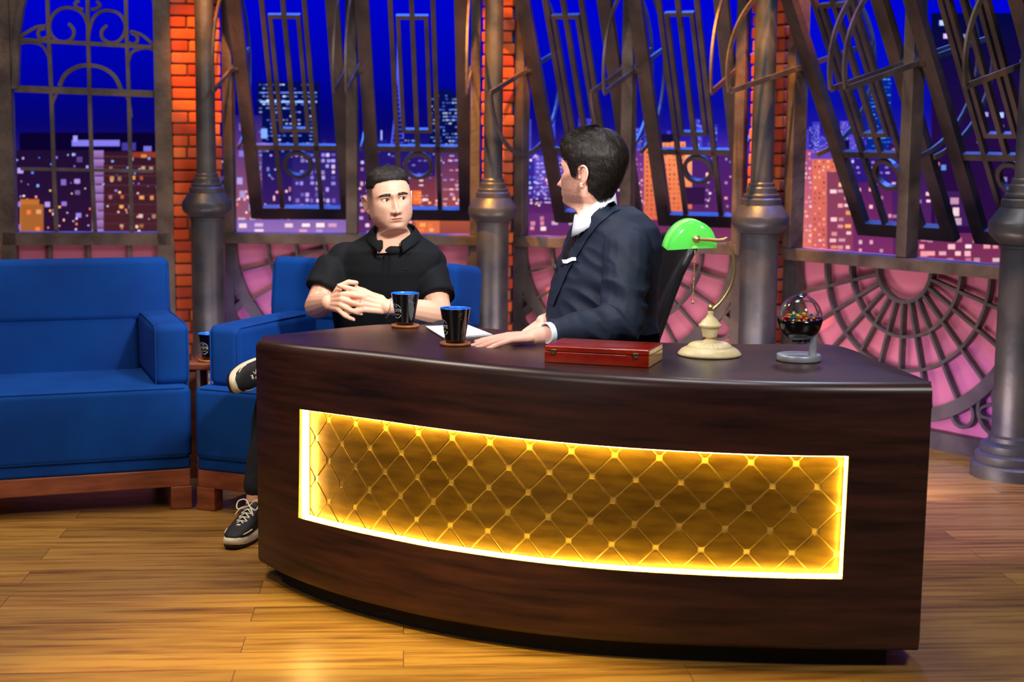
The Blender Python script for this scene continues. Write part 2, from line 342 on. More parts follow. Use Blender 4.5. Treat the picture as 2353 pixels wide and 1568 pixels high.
TH = math.radians(28)
def sash(sec, cu, width, parent, arcs, PZ=1.83, hb=.98, ht=.98):
    e1 = sec.u; e2 = Vector((0, 0, math.cos(TH))) + sec.n*math.sin(TH); e3 = sec.n*math.cos(TH) - Vector((0, 0, math.sin(TH)))
    O = sec.fr(cu, PZ, .0)
    f = lambda a, v, w_=0.: O + e1*a + e2*v + e3*w_
    b = MB(); h = width/2; s_ = .075; t = .022; k = width/.62
    b.ribbon([(-h+s_/2, -hb+s_/2), (h-s_/2, -hb+s_/2), (h-s_/2, ht-s_/2), (-h+s_/2, ht-s_/2)], s_, -t, t, f, closed=True)
    bw = .026; fb = .118*k
    b.ribbon([(-h+s_, -.50), (h-s_, -.50)], .034, -.014, .014, f)
    for sg in (-1, 1): b.ribbon([(sg*fb, -hb+s_), (sg*fb, ht-s_)], bw, -.014, .014, f)
    b.ribbon([(0, -.50), (0, ht-s_)], bw, -.0135, .0135, f)
    rw = .078*k
    b.ribbon([(-rw, -.385), (rw, -.385), (rw, .32), (-rw, .32)], .022, -.015, .015, f, closed=True)
    b.ribbon(arc2(0, -.615, .078, 0, 345, 23), .022, -.015, .015, f, closed=True)
    o = b.build('sash', IRON_D, parent)
    R = .54; RT = math.radians(15); e3 = sec.n*math.cos(RT) - Vector((0, 0, math.sin(RT))); e2 = Vector((0, 0, math.cos(RT))) + sec.n*math.sin(RT)
    for side, up_in in ((-1, arcs[0]), (1, arcs[1])):
        a = side*(h+.012)
        fr = lambda p, q, w_: O + e1*(a+w_) + e3*p + e2*q
        r = MB(); r.ribbon([(-R, 0), (R, 0)], .026, -.006, .006, fr); r.build('pivot_rod', IRON, o)
        r = MB()
        r.ribbon(arc2(0, 0, R, 0, 90 if up_in else -90, 20, R*.86), .024, -.006, .006, fr); r.ribbon(arc2(0, 0, R, 90, 270, 30, R*.86), .024, -.006, .006, fr)
        r.build('pivot_arc', IRON, o)
        r = MB(); r.tube([O+e1*(a-.035*side), O+e1*(a+.03*side)], .028, 14); r.build('pivot_knob', IRON_D, o)
    return o
def big_window(sec, n, arcsL, arcsR, post=True, sw=.62):
    root = empty('window_%d' % n, sec.fr(sec.L/2, SILL, 0)); tag(root, kind='structure')
    b = MB()
    beam(b, sec, 0, SILL, .055, TOP, -.05, .05); beam(b, sec, sec.L-.055, SILL, sec.L, TOP, -.05, .05); beam(b, sec, 0, TOP-.08, sec.L, TOP, -.05, .05)
    b.build('frame', IRON, root, bevel=.004)
    b = MB(); beam(b, sec, sec.L/2-.032, SILL, sec.L/2+.032, TOP, -.045, .045); b.build('post', IRON, root, bevel=.004)
    b = MB(); beam(b, sec, 0, SILL-.06, sec.L, SILL, -.05, .055); b.build('sill', IRON, root, bevel=.004)
    sash(sec, sec.L*.257, sw, root, arcsL); sash(sec, sec.L*.743, sw, root, arcsR)
big_window(S2, 2, (1, 1), (1, 1)); big_window(S3, 3, (0, 0), (1, 1), sw=.545); big_window(S4, 4, (1, 1), (1, 1), sw=.64)

# arched window with scrollwork on the far left
r1 = empty('window_1', S1.fr(S1.L/2, SILL, 0)); tag(r1, kind='structure')
b = MB(); beam(b, S1, -.02, 0, .07, TOP, -.05, .05); beam(b, S1, S1.L-.075, 0, S1.L+.02, TOP, -.05, .05); beam(b, S1, 0, SILL-.07, S1.L, SILL, -.05, .05)
q = lambda x, y: S1.px(x, y)
ar = [q(*p) for p in ((372, 205), (371, 110), (369, 60), (362, 20), (350, -20), (330, -60), (300, -95), (255, -125), (205, -135), (155, -125), (110, -95), (78, -60), (58, -20), (48, 20), (40, 80), (36, 205))]
b.ribbon(ar, .035, -.03, .03, S1.fr)
for k in range(len(ar)-1):                                                                    # solid corners above the arch
    (u0, v0), (u1, v1) = ar[k], ar[k+1]; e_ = S1.L if u0 > S1.L/2 else 0
    P = [(u0, v0), (e_, v0), (e_, v1), (u1, v1)]
    if abs(v1-v0) > .001: b.add([S1.fr(a, c, -.02) for a, c in P]+[S1.fr(a, c, .02) for a, c in P], [(0, 1, 2, 3), (7, 6, 5, 4), (0, 4, 5, 1), (1, 5, 6, 2), (2, 6, 7, 3), (3, 7, 4, 0)], 0, False)
beam(b, S1, 0, TOP-.3, S1.L, TOP, -.05, .05)
b.build('frame', IRON, r1)
b = MB(); cross = [q(36, 204), q(372, 217)]; b.ribbon(cross, .038, -.02, .02, S1.fr)
b.ribbon([q(48, 388), q(374, 394)], .018, -.014, .014, S1.fr)
b.ribbon([q(38, 91), q(375, 110)], .022, -.016, .016, S1.fr)
for xs in (((106, -95), (113, 100), (118, 200), (124, 390), (130, 535)), ((200, -130), (203, 90), (206, 200), (211, 390), (219, 535)), ((287, -100), (292, 100), (296, 205), (300, 390), (303, 535))):
    b.ribbon([q(*p) for p in xs], .02, -.015, .015, S1.fr)
b.build('glazing_bar', IRON, r1)
b = MB()
def scr(pts, wd=.017): b.ribbon([q(*p) for p in smooth2(pts)], wd, -.012, .012, S1.fr)
def smooth2(p, n=5):
    p = [np.array(k, float) for k in p]; o = []
    for i in range(len(p)-1):
        a = p[max(i-1, 0)]; b_, c = p[i], p[i+1]; d = p[min(i+2, len(p)-1)]
        for k in range(n):
            t = k/n; o.append(tuple(.5*((2*b_)+(-a+c)*t+(2*a-5*b_+4*c-d)*t*t+(-a+3*b_-3*c+d)*t**3)))
    o.append(tuple(p[-1])); return o
scr([(137, 198), (150, 172), (175, 155), (206, 150), (240, 158), (265, 178), (280, 210)], .022)
scr([(203, 90), (202, 60), (192, 35), (175, 22), (150, 18), (128, 28), (115, 50), (116, 75), (130, 92), (150, 96), (166, 88), (170, 70), (158, 54)])
scr([(203, 90), (208, 60), (218, 38), (235, 26), (255, 25), (275, 33), (288, 55), (285, 80), (270, 96), (252, 98), (236, 88), (234, 72), (246, 58)])
scr([(192, 22), (178, 18), (173, 8), (182, 2)]); scr([(210, 22), (222, 20), (230, 12), (222, 3)])
scr([(38, 90), (60, 76), (85, 62), (106, 60)]); scr([(108, 85), (96, 90), (88, 80), (92, 68), (104, 66)])
scr([(372, 118), (350, 100), (325, 80), (300, 72)]); scr([(296, 98), (308, 102), (317, 92), (312, 80), (302, 77)])
scr([(36, 108), (48, 100), (70, 98), (95, 104), (110, 125), (115, 150)], .015); scr([(296, 140), (304, 120), (330, 111), (352, 115), (370, 135)], .015)
scr([(118, 262), (122, 235), (134, 208)], .014); scr([(302, 270), (298, 240), (288, 215)], .014)
b.build('scrollwork', IRON, r1)
b = MB(); 
for k in (.27, .5, .745): b.ribbon([(S1.L*k, .03), (S1.L*k, SILL-.05)], .02, -.02, .01, S1.fr)
beam(b, S1, 0, 0, S1.L, .07, -.02, .03); b.build('lower_bar', IRON, r1)

# sunburst fretwork screens under the big windows
def fretwork(sec, label):
    cu = sec.L/2; cv = SILL-.05; R = min(sec.L/2-.03, .72); b = MB(); k = R/.72
    beam(b, sec, 0, 0, sec.L, .085, -.03, .035); beam(b, sec, 0, 0, .05, SILL-.06, -.03, .035); beam(b, sec, sec.L-.05, 0, sec.L, SILL-.06, -.03, .035)
    f = sec.fr
    for r, wd in ((.165*k, .018), (.335*k, .015), (.50*k, .015)): b.ribbon(arc2(cu, cv, r, 180, 360, 40), wd, -.02, .02, f)
    b.ribbon(arc2(cu, cv, R, 180, 360, 50), .066, -.022, .024, f)
    for i in range(11):
        a = math.radians(195+15*i); b.ribbon([(cu+.165*k*math.cos(a), cv+.165*k*math.sin(a)), (cu+R*math.cos(a), cv+R*math.sin(a))], .014, -.018, .018, f)
    for sg in (-1, 1):                                                                        # flower and rings in the two lower corners
        fc = (cu+sg*(sec.L/2-.19), .235); rr = .118
        b.ribbon(arc2(*fc, rr, 0, 345, 23), .017, -.018, .02, f, closed=True)
        for p in range(4):
            a = math.radians(45*0+90*p+12)
            pts = []
            for i in range(17):
                t = i/16*2*PI; rad = .056*(1-math.cos(t)); wv = .030*math.sin(t)
                pts.append((fc[0]+rad*math.cos(a)-wv*math.sin(a), fc[1]+rad*math.sin(a)+wv*math.cos(a)))
            b.ribbon(pts, .013, -.016, .018, f)
        for (x, y, r) in ((-.205, -.045, .062), (.075, .205, .068)):
            b.ribbon(arc2(fc[0]+sg*x, fc[1]+y, r, 0, 345, 23), .016, -.017, .019, f, closed=True)
        b.ribbon([(cu+sg*(sec.L/2-.05), .56), (cu+sg*(sec.L/2-.10), .50), (cu+sg*(sec.L/2-.06), .45)], .02, -.017, .018, f)
    return tag(b.build('fretwork_screen', mat('dark_fretwork_iron', (58, 52, 54), .5, .3, .5, (84, 76, 74), 8)), label, 'screen')
fretwork(S2, 'iron sunburst fretwork screen behind the blue armchair and the guest')
fretwork(S3, 'iron sunburst fretwork screen behind the man in the suit and the green lamp')
fretwork(S4, 'iron sunburst fretwork screen on the right, fully visible behind the candy globe')

# brick piers
def brick_mat():
    m = vmat('painted_brick', .75, spec=.35, bump=.5, bscale=90)
    return m
BR = brick_mat(); MORT = mat('dark_mortar', (72, 58, 50), .9, rgb2=(104, 80, 62), scale=20)
def pier(A, B, label, d=.10):
    sec = Section(A, B); root = empty('brick_pier', sec.fr(sec.L/2, 0, 0)); tag(root, label, 'brick pillar')
    b = MB(); M = Matrix((sec.u, -sec.n, Vector((0, 0, 1)))).transposed(); b.box(sec.fr(sec.L/2, TOP/2, -.02), (sec.L-.01, d+.04, TOP), M); b.build('mortar', MORT, root)
    b = MB(); cols = []; h = .066; g = .009; v = .0; row = 0
    while v < TOP:
        u = -.10 if row % 2 else -.02
        while u < sec.L:
            bl = .19 if random.random() < .6 else .1
            u0 = max(u, -.004+random.uniform(-.004, .004)); u1 = min(u+bl-g, sec.L+.004+random.uniform(-.004, .004))
            if u1-u0 > .02:
                w1 = d/2+.012+random.uniform(-.004, .006)
                n0 = b.n; b.rbox(sec.fr((u0+u1)/2, v+h/2, (w1-.05)/2), (u1-u0, w1+.05, h-g), .008, M, seg=2)
                c = lin(*random.choice(((205, 88, 40), (216, 100, 44), (190, 74, 34), (222, 112, 56), (174, 66, 38), (206, 100, 62))))
                cols += [c]*(b.n-n0)
            u += bl
        v += h; row += 1
    o = b.build('brickwork', BR, root); setcol(o, cols)
pier((-3.45, 8.75), (-2.89, 8.83), 'orange brick pillar cut by the left edge beside the arched window')
pier((-1.93, 8.95), (-1.67, 9.0), 'orange brick pillar between the arched window and the first big window')
pier((-.170, 8.98), (.0, 8.96), 'orange brick pillar behind the column just right of the seated guest')
pier((1.305, 8.45), (1.44, 8.262), 'narrow orange brick pillar behind the column near the green lamp')

# columns
def column(x, y, sc, zc, label):
    root = empty('iron_column', (x, y, 0)); tag(root, label, 'column', )
    R = .0925*sc; k = R
    def prof(L): return [(r*k, z) for r, z in L]
    b = MB(); b.lathe(prof([(0, 0), (1.78, 0), (1.78, .05), (1.72, .06), (1.60, .065), (1.62, .075), (1.62, .098), (1.52, .108), (1.40, .112), (1.42, .125), (1.42, .142), (1.25, .152), (1.12, .156), (1.12, .175), (1.0, .185)]), 48, (x, y, 0)); b.build('base', COLM, root, split=True)
    b = MB(); b.lathe(prof([(1, .18), (1, zc-.055)]), 48, (x, y, 0)); b.build('lower_shaft', COLM, root, split=True)
    b = MB(); b.lathe([(r*k, zc+z*sc) for r, z in ((1, -.066), (1.06, -.064), (1.06, -.055), (1.03, -.052), (1.12, -.046), (1.36, -.026), (1.47, -.014), (1.51, -.004), (1.52, .026), (1.49, .034), (1.12, .084), (1.07, .086), (1.07, .114), (1.0, .120), (.92, .121), (.95, .126), (.95, .136), (.92, .140), (.82, .141), (.80, .150), (.80, .168), (.76, .174), (.70, .175), (.70, .190), (.66, .196), (.6, .197))], 48, (x, y, 0)); b.build('collar', COLM, root, split=True)
    b = MB(); b.lathe([(.6*k, zc+.185*sc), (.57*k, zc+.9), (.55*k, TOP)], 40, (x, y, 0)); b.build('upper_shaft', COLM, root)
column(-1.70, 8.72, .98, 1.053, 'grey iron column between the blue sofa and the blue armchair')
column(-.113, 8.72, .965, 1.04, 'iron column with orange lit collar just right of the seated guest')
column(1.272, 8.07, 1.05, 1.034, 'iron column with orange lit collar between the green lamp and the candy globe')
column(2.222, 6.78, 1.155, 1.079, 'largest iron column, cut by the right edge, its ringed base on the floor')
# ------------------------------------------------------------------ city backdrop, a curved backlit print behind the windows
BC = Vector((-1.0, 4.0)); BRAD = 6.9
def bp(x, y, off=0.):
    d = ray(x, y); dx, dy = d.x, d.y; rad = BRAD-off
    a = dx*dx+dy*dy; b_ = -2*(dx*BC.x+dy*BC.y); c = BC.x**2+BC.y**2-rad**2
    t = (-b_+math.sqrt(b_*b_-4*a*c))/(2*a); return Vector((0, 0, CH))+d*t
bd = MB(); bcol = []
def quad(x0, x1, y0, y1, c0, lay, c1=None, slant=0):
    n = max(1, int((x1-x0)/40)); off = .004*lay
    c1 = c1 or c0
    P = [[bp(x0+(x1-x0)*i/n, y0+slant*(i/n), off), bp(x0+(x1-x0)*i/n, y1, off)] for i in range(n+1)]
    bd.grid(P, sm=False)
    for i in range(n+1): bcol.extend([lin(*c0), lin(*c1)])
# sky
xs = np.linspace(-500, 2900, 69); ys = [-700, -200, 0, 100, 180, 240, 290, 320, 345, 400, 470, 560, 700, 1300]
def skyc(x, y):
    t = np.clip((x-900)/900, 0, 1); 
    top = np.array([(0, 2, 190), (0, 2, 190), (0, 2, 188), (2, 8, 178), (4, 10, 160), (8, 10, 140), (22, 18, 140), (48, 30, 150), (74, 42, 150), (60, 26, 90), (90, 36, 80), (120, 50, 80), (60, 20, 50), (10, 5, 20)], float)
    low = np.array([(0, 2, 186), (0, 2, 186), (0, 2, 180), (0, 2, 160), (0, 2, 140), (2, 2, 112), (6, 4, 96), (16, 10, 96), (30, 20, 100), (36, 16, 70), (60, 30, 70), (110, 50, 60), (60, 20, 40), (10, 5, 20)], float)
    i = ys.index(y); return (low*(1-t)+top*t)[i]
P = [[bp(x, y) for y in ys] for x in xs]; bd.grid(P, sm=False)
for x in xs:
    for y in ys: bcol.append(lin(*skyc(x, y)))
def bldg(x0, x1, y0, y1, face, wins, sx, sy, ww, wh, dens, lay=2, face2=None, jit=.15, cap=None):
    quad(x0, x1, y0, y1, face, lay, face2)
    if cap: quad(x0+(x1-x0)*.2, x1-(x1-x0)*.25, y0-cap, y0, face, lay)
    y = y0+sy*.6
    while y < y1-sy*.4:
        x = x0+sx*.5
        while x < x1-ww:
            if random.random() < dens:
                c = random.choice(wins); kk = random.uniform(.45, 1.0); c = tuple(int(v*kk+face[i]*(1-kk)) for i, v in enumerate(c))
                xx = x+random.uniform(-jit, jit)*sx; yy = y+random.uniform(-jit, jit)*sy*.3
                quad(xx, xx+ww*random.uniform(.7, 1.2), yy, yy+wh*random.uniform(.75, 1.15), c, lay+2)
            x += sx
        y += sy
WHT = [(210, 190, 250), (170, 160, 250), (235, 205, 235)]; WRM = [(255, 170, 90), (255, 200, 150), (255, 120, 60)]; BLU = [(120, 170, 255), (90, 130, 255), (180, 200, 255)]
LIL = [(190, 160, 240), (150, 120, 220)]; PNK = [(255, 190, 200), (255, 220, 220), (240, 150, 160)]
def far(x0, x1, yb, hmin, hmax, cols, n, lay=1):
    for i in range(n):
        x = random.uniform(x0, x1); wd = random.uniform(7, 20); h = random.uniform(hmin, hmax); c = random.choice(cols)
        bldg(x, x+wd, yb-h, yb+30, c, BLU+LIL, 4.5, 5, 2.4, 2.4, .45, lay, jit=.05)
# far skylines
far(1190, 1720, 345, 20, 75, [(30, 36, 150), (44, 40, 150), (60, 60, 180), (28, 24, 120)], 34)
far(1830, 2010, 345, 20, 70, [(60, 50, 170), (80, 60, 180), (40, 34, 140)], 22)
far(530, 1090, 350, 5, 30, [(20, 16, 90), (30, 20, 100)], 20)
far(-200, 1090, 420, 10, 70, [(24, 12, 60), (30, 14, 66), (18, 10, 60)], 30)
far(1180, 1720, 430, 10, 90, [(50, 30, 110), (66, 34, 110), (40, 24, 100)], 30)
# behind the arched window
bldg(-150, 210, 345, 900, (26, 10, 46), LIL, 34, 26, 12, 12, .3, 5, (60, 24, 50))
quad(45, 380, 305, 350, (8, 2, 40), 4)
quad(165, 275, 322, 336, (120, 110, 215), 6); quad(168, 178, 312, 326, (150, 140, 240), 7); quad(280, 312, 328, 346, (60, 50, 140), 6); quad(330, 348, 336, 350, (110, 100, 200), 6)
bldg(238, 460, 348, 900, (44, 18, 34), PNK+WRM, 24, 22, 9, 9, .35, 6, (96, 44, 40))
for i in range(12): quad(212, 238, 346+i*20, 346+i*20+17, (150, 112, 178), 8, (120, 84, 130))
for i in range(9): quad(238, 380, 358+i*22, 362+i*22, (70, 34, 50), 7)
bldg(300, 372, 350, 362, (130, 50, 30), WRM, 16, 9, 12, 8, .9, 8)
quad(46, 90, 458, 560, (170, 96, 40), 7, (220, 130, 50)); bldg(48, 100, 470, 540, (150, 86, 40), WRM, 22, 20, 12, 10, .8, 8)
# second section
bldg(536, 602, 265, 900, (34, 24, 110), WHT, 24, 31, 15, 15, .8, 5, (210, 120, 70))
bldg(590, 735, 188, 420, (4, 8, 70), BLU+[(230, 240, 255)], 9, 9, 6.5, 3, .5, 4)
quad(598, 728, 232, 236, (150, 190, 255), 7); quad(598, 728, 212, 214, (110, 140, 240), 7); quad(600, 614, 296, 318, (120, 160, 255), 7)
bldg(602, 672, 350, 540, (16, 16, 84), WHT+PNK, 17, 22, 5, 11, .5, 6, (60, 26, 90))
bldg(672, 782, 345, 520, (26, 22, 96), WHT+LIL, 12, 13, 8, 8, .6, 7, (70, 40, 110))
bldg(536, 800, 505, 700, (120, 90, 160), WHT+PNK, 34, 14, 18, 9, .7, 9, (190, 130, 150))
bldg(782, 850, 360, 700, (30, 16, 90), WHT+PNK, 13, 16, 8, 8, .6, 6, (110, 50, 90))
for i in range(24):                                                                           # lattice mast
    t = i/24; yy = 92+t*245; hw = 1.5+t**2.2*16; quad(914-hw, 914-hw+2.2, yy, yy+11, (90, 100, 250), 5); quad(914+hw-2.2, 914+hw, yy, yy+11, (90, 100, 250), 5); quad(914-hw, 914+hw, yy, yy+2, (80, 80, 220), 5)
quad(875, 878, 300, 322, (170, 180, 255), 5); quad(864, 890, 322, 345, (26, 24, 110), 5)
bldg(986, 1052, 214, 350, (6, 10, 70), BLU+[(220, 230, 255)], 7, 8, 5, 3, .55, 5, cap=8)
bldg(925, 975, 318, 350, (20, 16, 90), BLU, 8, 7, 5, 2.4, .6, 5)
bldg(858, 1000, 352, 420, (34, 20, 96), LIL, 12, 10, 7, 3, .3, 6); bldg(1000, 1090, 350, 505, (66, 36, 90), PNK+WHT, 13, 11, 9, 3.5, .6, 6, (150, 72, 60))
bldg(930, 1000, 405, 560, (96, 42, 66), PNK, 14, 12, 9, 4, .3, 7, (150, 70, 52)); bldg(948, 968, 438, 470, (220, 100, 50), [(255, 170, 100)], 6, 7, 4, 4, .8, 9)
quad(940, 1090, 500, 560, (160, 76, 52), 8, (110, 50, 56)); bldg(955, 1010, 506, 536, (200, 100, 60), WRM, 20, 12, 12, 8, .7, 9)
for i in range(26): x = random.uniform(950, 1085); y = random.uniform(455, 500); quad(x, x+6, y, y+5, random.choice(WRM+PNK), 9)
# third section
bldg(1200, 1262, 350, 520, (40, 34, 140), BLU+LIL, 10, 12, 6, 5, .6, 4, (60, 30, 110)); bldg(1246, 1275, 268, 345, (50, 70, 220), BLU, 6, 7, 4, 3, .6, 4)
bldg(1228, 1296, 360, 470, (90, 70, 180), WHT, 9, 9, 6, 3, .7, 5, (60, 30, 110)); quad(1180, 1340, 455, 620, (66, 26, 90), 6, (120, 50, 80))
bldg(1210, 1330, 490, 530, (90, 40, 100), PNK, 22, 12, 12, 8, .6, 7)
quad(1508, 1562, 308, 328, (20, 10, 50), 8)
bldg(1480, 1522, 330, 505, (232, 122, 70), [(110, 40, 50)], 10, 11, 4, 5, .9, 7, (200, 96, 70), jit=.02)
bldg(1522, 1575, 326, 500, (236, 136, 86), [(120, 46, 50)], 10, 11, 4, 5, .85, 8, (210, 100, 66), jit=.02); quad(1575, 1590, 345, 480, (250, 160, 110), 7, (200, 100, 70))
bldg(1440, 1482, 345, 540, (90, 40, 120), PNK+LIL, 9, 12, 4, 4, .5, 6, (150, 70, 80))
bldg(1590, 1715, 352, 560, (62, 26, 100), PNK, 22, 18, 6, 5, .35, 6, (84, 34, 80)); quad(1562, 1620, 430, 470, (44, 18, 60), 8)
for i in range(11): quad(1690, 1704, 362+i*12, 368+i*12, (190, 160, 230), 8)
quad(1330, 1720, 505, 640, (96, 36, 84), 9, (150, 60, 84)); bldg(1395, 1480, 530, 560, (150, 60, 84), PNK, 11, 10, 8, 6, .8, 10)
for k in range(700):                                                                          # stray small lights
    x = random.uniform(30, 2350); y = random.uniform(350, 590); w_ = random.uniform(2, 6); quad(x, x+w_, y, y+w_*random.uniform(.7, 1.3), random.choice(WRM+PNK+LIL+WHT) if x > 900 or y > 430 else random.choice(LIL+BLU), 7)
# fourth section
bldg(1990, 2048, 158, 352, (6, 30, 130), [(60, 150, 240), (90, 180, 250)], 9, 9, 7, 2, .7, 5); 
bldg(1800, 1870, 345, 600, (150, 66, 120), WRM+PNK, 9, 11, 5, 5, .55, 4, (210, 110, 90))
bldg(1866, 1932, 362, 620, (206, 104, 84), [(110, 44, 60), (255, 180, 130)], 10, 12, 4, 5, .8, 6, (186, 84, 90), jit=.03); quad(1862, 1932, 352, 366, (90, 60, 160), 7)
bldg(1900, 1965, 395, 620, (120, 54, 80), PNK+WRM, 17, 16, 13, 8, .6, 8, (130, 56, 84))
quad(1924, 1960, 345, 372, (60, 40, 140), 5); quad(1918, 1952, 322, 345, (14, 10, 60), 5)
bldg(1960, 2060, 420, 640, (78, 26, 84), PNK, 24, 20, 8, 8, .35, 9, (120, 44, 92)); bldg(1962, 2060, 352, 430, (40, 20, 110), WHT, 16, 12, 8, 5, .5, 8)
bldg(2040, 2160, 330, 640, (34, 16, 90), LIL+PNK, 20, 17, 9, 7, .4, 9, (90, 34, 80))
bldg(2140, 2800, 30, 700, (2, 6, 56), WHT+BLU, 44, 30, 13, 11, .30, 10, (46, 12, 60)); bldg(2148, 2230, 440, 520, (56, 24, 80), PNK, 26, 24, 20, 17, .8, 12)
bldg(2060, 2420, 536, 680, (96, 36, 80), PNK, 21, 16, 15, 11, .5, 13, (130, 50, 70))
PRINT = vmat('backlit_city_print', .9, emit=1.3)
o = bd.build('city_backdrop', PRINT); setcol(o, bcol)
tag(o, 'curved backlit night skyline print standing behind all the windows', 'backdrop')

# ------------------------------------------------------------------ desk
FB = np.array([(-.835, 5.06), (-.75, 4.93), (-.648, 4.803), (-.495, 4.652), (-.353, 4.543), (-.218, 4.451), (.037, 4.33), (.282, 4.261), (.523, 4.227), (.763, 4.208), (1.004, 4.203), (1.137, 4.205)])
FT = np.array([(-.835, 5.06), (-.75, 4.975), (-.661, 4.92), (-.515, 4.84), (-.371, 4.75), (-.232, 4.65), (.031, 4.49), (.277, 4.37), (.514, 4.295), (.748, 4.25), (.988, 4.25), (1.16, 4.262)])
BK = np.array([(-.83, 5.16), (-.64, 5.36), (-.446, 5.53), (-.27, 5.51), (-.13, 5.46), (.005, 5.39), (.25, 5.22), (.5, 5.10), (.8, 5.085), (1.06, 5.09), (1.12, 4.7), (1.165, 4.30)])
def crs(P, n=6):
    o = []
    for i in range(len(P)-1):
        a = P[max(i-1, 0)]; b_, c = P[i], P[i+1]; d = P[min(i+2, len(P)-1)]
        for k in range(n):
            t = k/n; o.append(.5*((2*b_)+(-a+c)*t+(2*a-5*b_+4*c-d)*t*t+(-a+3*b_-3*c+d)*t**3))
    o.append(P[-1]); return np.array(o)
def resample(P, n):
    d = np.r_[0, np.cumsum(np.hypot(*(P[1:]-P[:-1]).T))]; s = np.linspace(0, d[-1], n); return np.c_[np.interp(s, d, P[:, 0]), np.interp(s, d, P[:, 1])], d[-1]
NS = 121
fb, LEN = resample(crs(FB), NS); ft, _ = resample(crs(FT), NS)
_T = crs(FT); _o = np.argsort(_T[:, 0]); _x = -.835+(fb[:, 0]+.835)*(1.16+.835)/(1.137+.835); ft = np.c_[_x, np.interp(_x, _T[_o, 0], _T[_o, 1])]
for _k in range(12):
    for a in (fb, ft): a[1:-1] = .25*a[:-2]+.5*a[1:-1]+.25*a[2:]
ZB, ZT = .055, .80
def front(i, z, inn=0.):                                                                      # i: float index along the arc
    t = (z-ZB)/(ZT-ZB); P = fb*(1-t)+ft*t; i = min(max(i, 0), NS-1); k = int(min(i, NS-2)); f = i-k
    p = P[k]*(1-f)+P[k+1]*f
    k0, k1 = max(k-1, 0), min(k+2, NS-1); d = P[k1]-P[k0]; d = d/np.hypot(*d); nrm = np.array([-d[1], d[0]])
    if nrm[1] < 0: nrm = -nrm
    return Vector((p[0]+nrm[0]*inn, p[1]+nrm[1]*inn, z))
desk = empty('talk_show_desk', (.25, 4.85, 0)); tag(desk, 'curved dark walnut talk show desk with glowing brass front panel', 'desk')
def idx_at(px, z):
    best = min(range(0, (NS-1)*4+1), key=lambda k: abs((lambda p: 1176.5+FPX*(p-Vector((0, 0, CH))).dot(R_)/(p-Vector((0, 0, CH))).dot(F_))(front(k/4, z))-px)); return best/4
I0, I1 = idx_at(687, .43), idx_at(1941, .43); RZ0, RZ1 = .258, .600
b = MB(); is_ = sorted(set([float(i) for i in range(NS)]+[I0, I1])); r_ = .028
zs = [ZB, ZB+.004, ZB+.012, ZB+.02, .15, RZ0, .35, .45, .55, RZ1, .7, ZT-r_]
prof = [(ZB, .014), (ZB+.004, .005), (ZB+.012, .001), (ZB+.02, 0)]+[(z, 0) for z in zs[4:]]
def col_at(i, skip=False):
    return [front(i, z, o_) for z, o_ in prof] + [front(i, ZT-r_+r_*math.sin(a), r_*(1-math.cos(a))) for a in (.3, .6, .9, 1.2, PI/2)]
cols_ = [col_at(i) for i in is_]; nv = len(cols_[0]); v = [p for c in cols_ for p in c]; f = []
for a in range(len(is_)-1):
    for j in range(nv-1):
        zc_ = (cols_[a][j].z+cols_[a][j+1].z)/2
        if I0-1e-6 <= is_[a] and is_[a+1] <= I1+1e-6 and RZ0 < zc_ < RZ1: continue
        f.append((a*nv+j, (a+1)*nv+j, (a+1)*nv+j+1, a*nv+j+1))
b.add(v, f)
# end faces and back
bk, _ = resample(crs(BK, 5), 80)
# top surface: ring between rounded front edge and back edge
topf = [front(i, ZT, r_) for i in is_]; n1 = len(topf)
bkr, _ = resample(np.array(bk), n1)
# straighten the two ends of the outline
tb = [Vector((p[0], p[1], ZT)) for p in bkr]
b.grid([[topf[i].lerp(tb[i], t) for t in (0, .33, .66, .97)] + [tb[i]+Vector((0, 0, -.006)), tb[i]+Vector((0, 0, -.05)), Vector((tb[i].x, tb[i].y, ZB))] for i in range(n1)], sm=True)
b.add([front(0, z, o_) for z, o_ in prof]+[front(0, ZT-.001, r_), Vector((bkr[0][0], bkr[0][1], ZT-.006)), Vector((bkr[0][0], bkr[0][1], ZB))], [tuple(range(len(prof)+3))], 0, False)
b.add([front(NS-1, z, o_) for z, o_ in prof]+[front(NS-1, ZT-.001, r_), Vector((bkr[-1][0], bkr[-1][1], ZT-.006)), Vector((bkr[-1][0], bkr[-1][1], ZB))], [tuple(reversed(range(len(prof)+3)))], 0, False)
o = b.build('body', DESKM, desk)
b = MB()                                                                                       # recess return walls and panel
DP = .048
ir = [I0+(I1-I0)*k/90 for k in range(91)]
b.grid([[front(i, RZ1, .0), front(i, RZ1, DP)] for i in ir], sm=False); b.grid([[front(i, RZ0, .0), front(i, RZ0, DP)] for i in ir], sm=False)
for i in (I0, I1): b.grid([[front(i, RZ0, 0), front(i, RZ0, DP)], [front(i, RZ1, 0), front(i, RZ1, DP)]], sm=False)
b.build('recess_lining', mat('recess_gold', (200, 150, 60), .4, .6), desk)
GOLD = mat('brushed_gold_plate', (92, 64, 10), .32, .55, .5, (118, 86, 18), 3, .12, 60, stretch=(3, 3, 14))
GROOVE = mat('gold_groove', (214, 176, 84), .35, .5)
b = MB(); b.grid([[front(i, RZ0-.01, DP), front(i, RZ1+.01, DP)] for i in ir]); b.build('panel_back', GROOVE, desk)
b = MB(); arcL = LEN*(I1-I0)/(NS-1); D_ = .128; h_ = D_/2*.958
cnt = int(arcL/(D_/2))+3
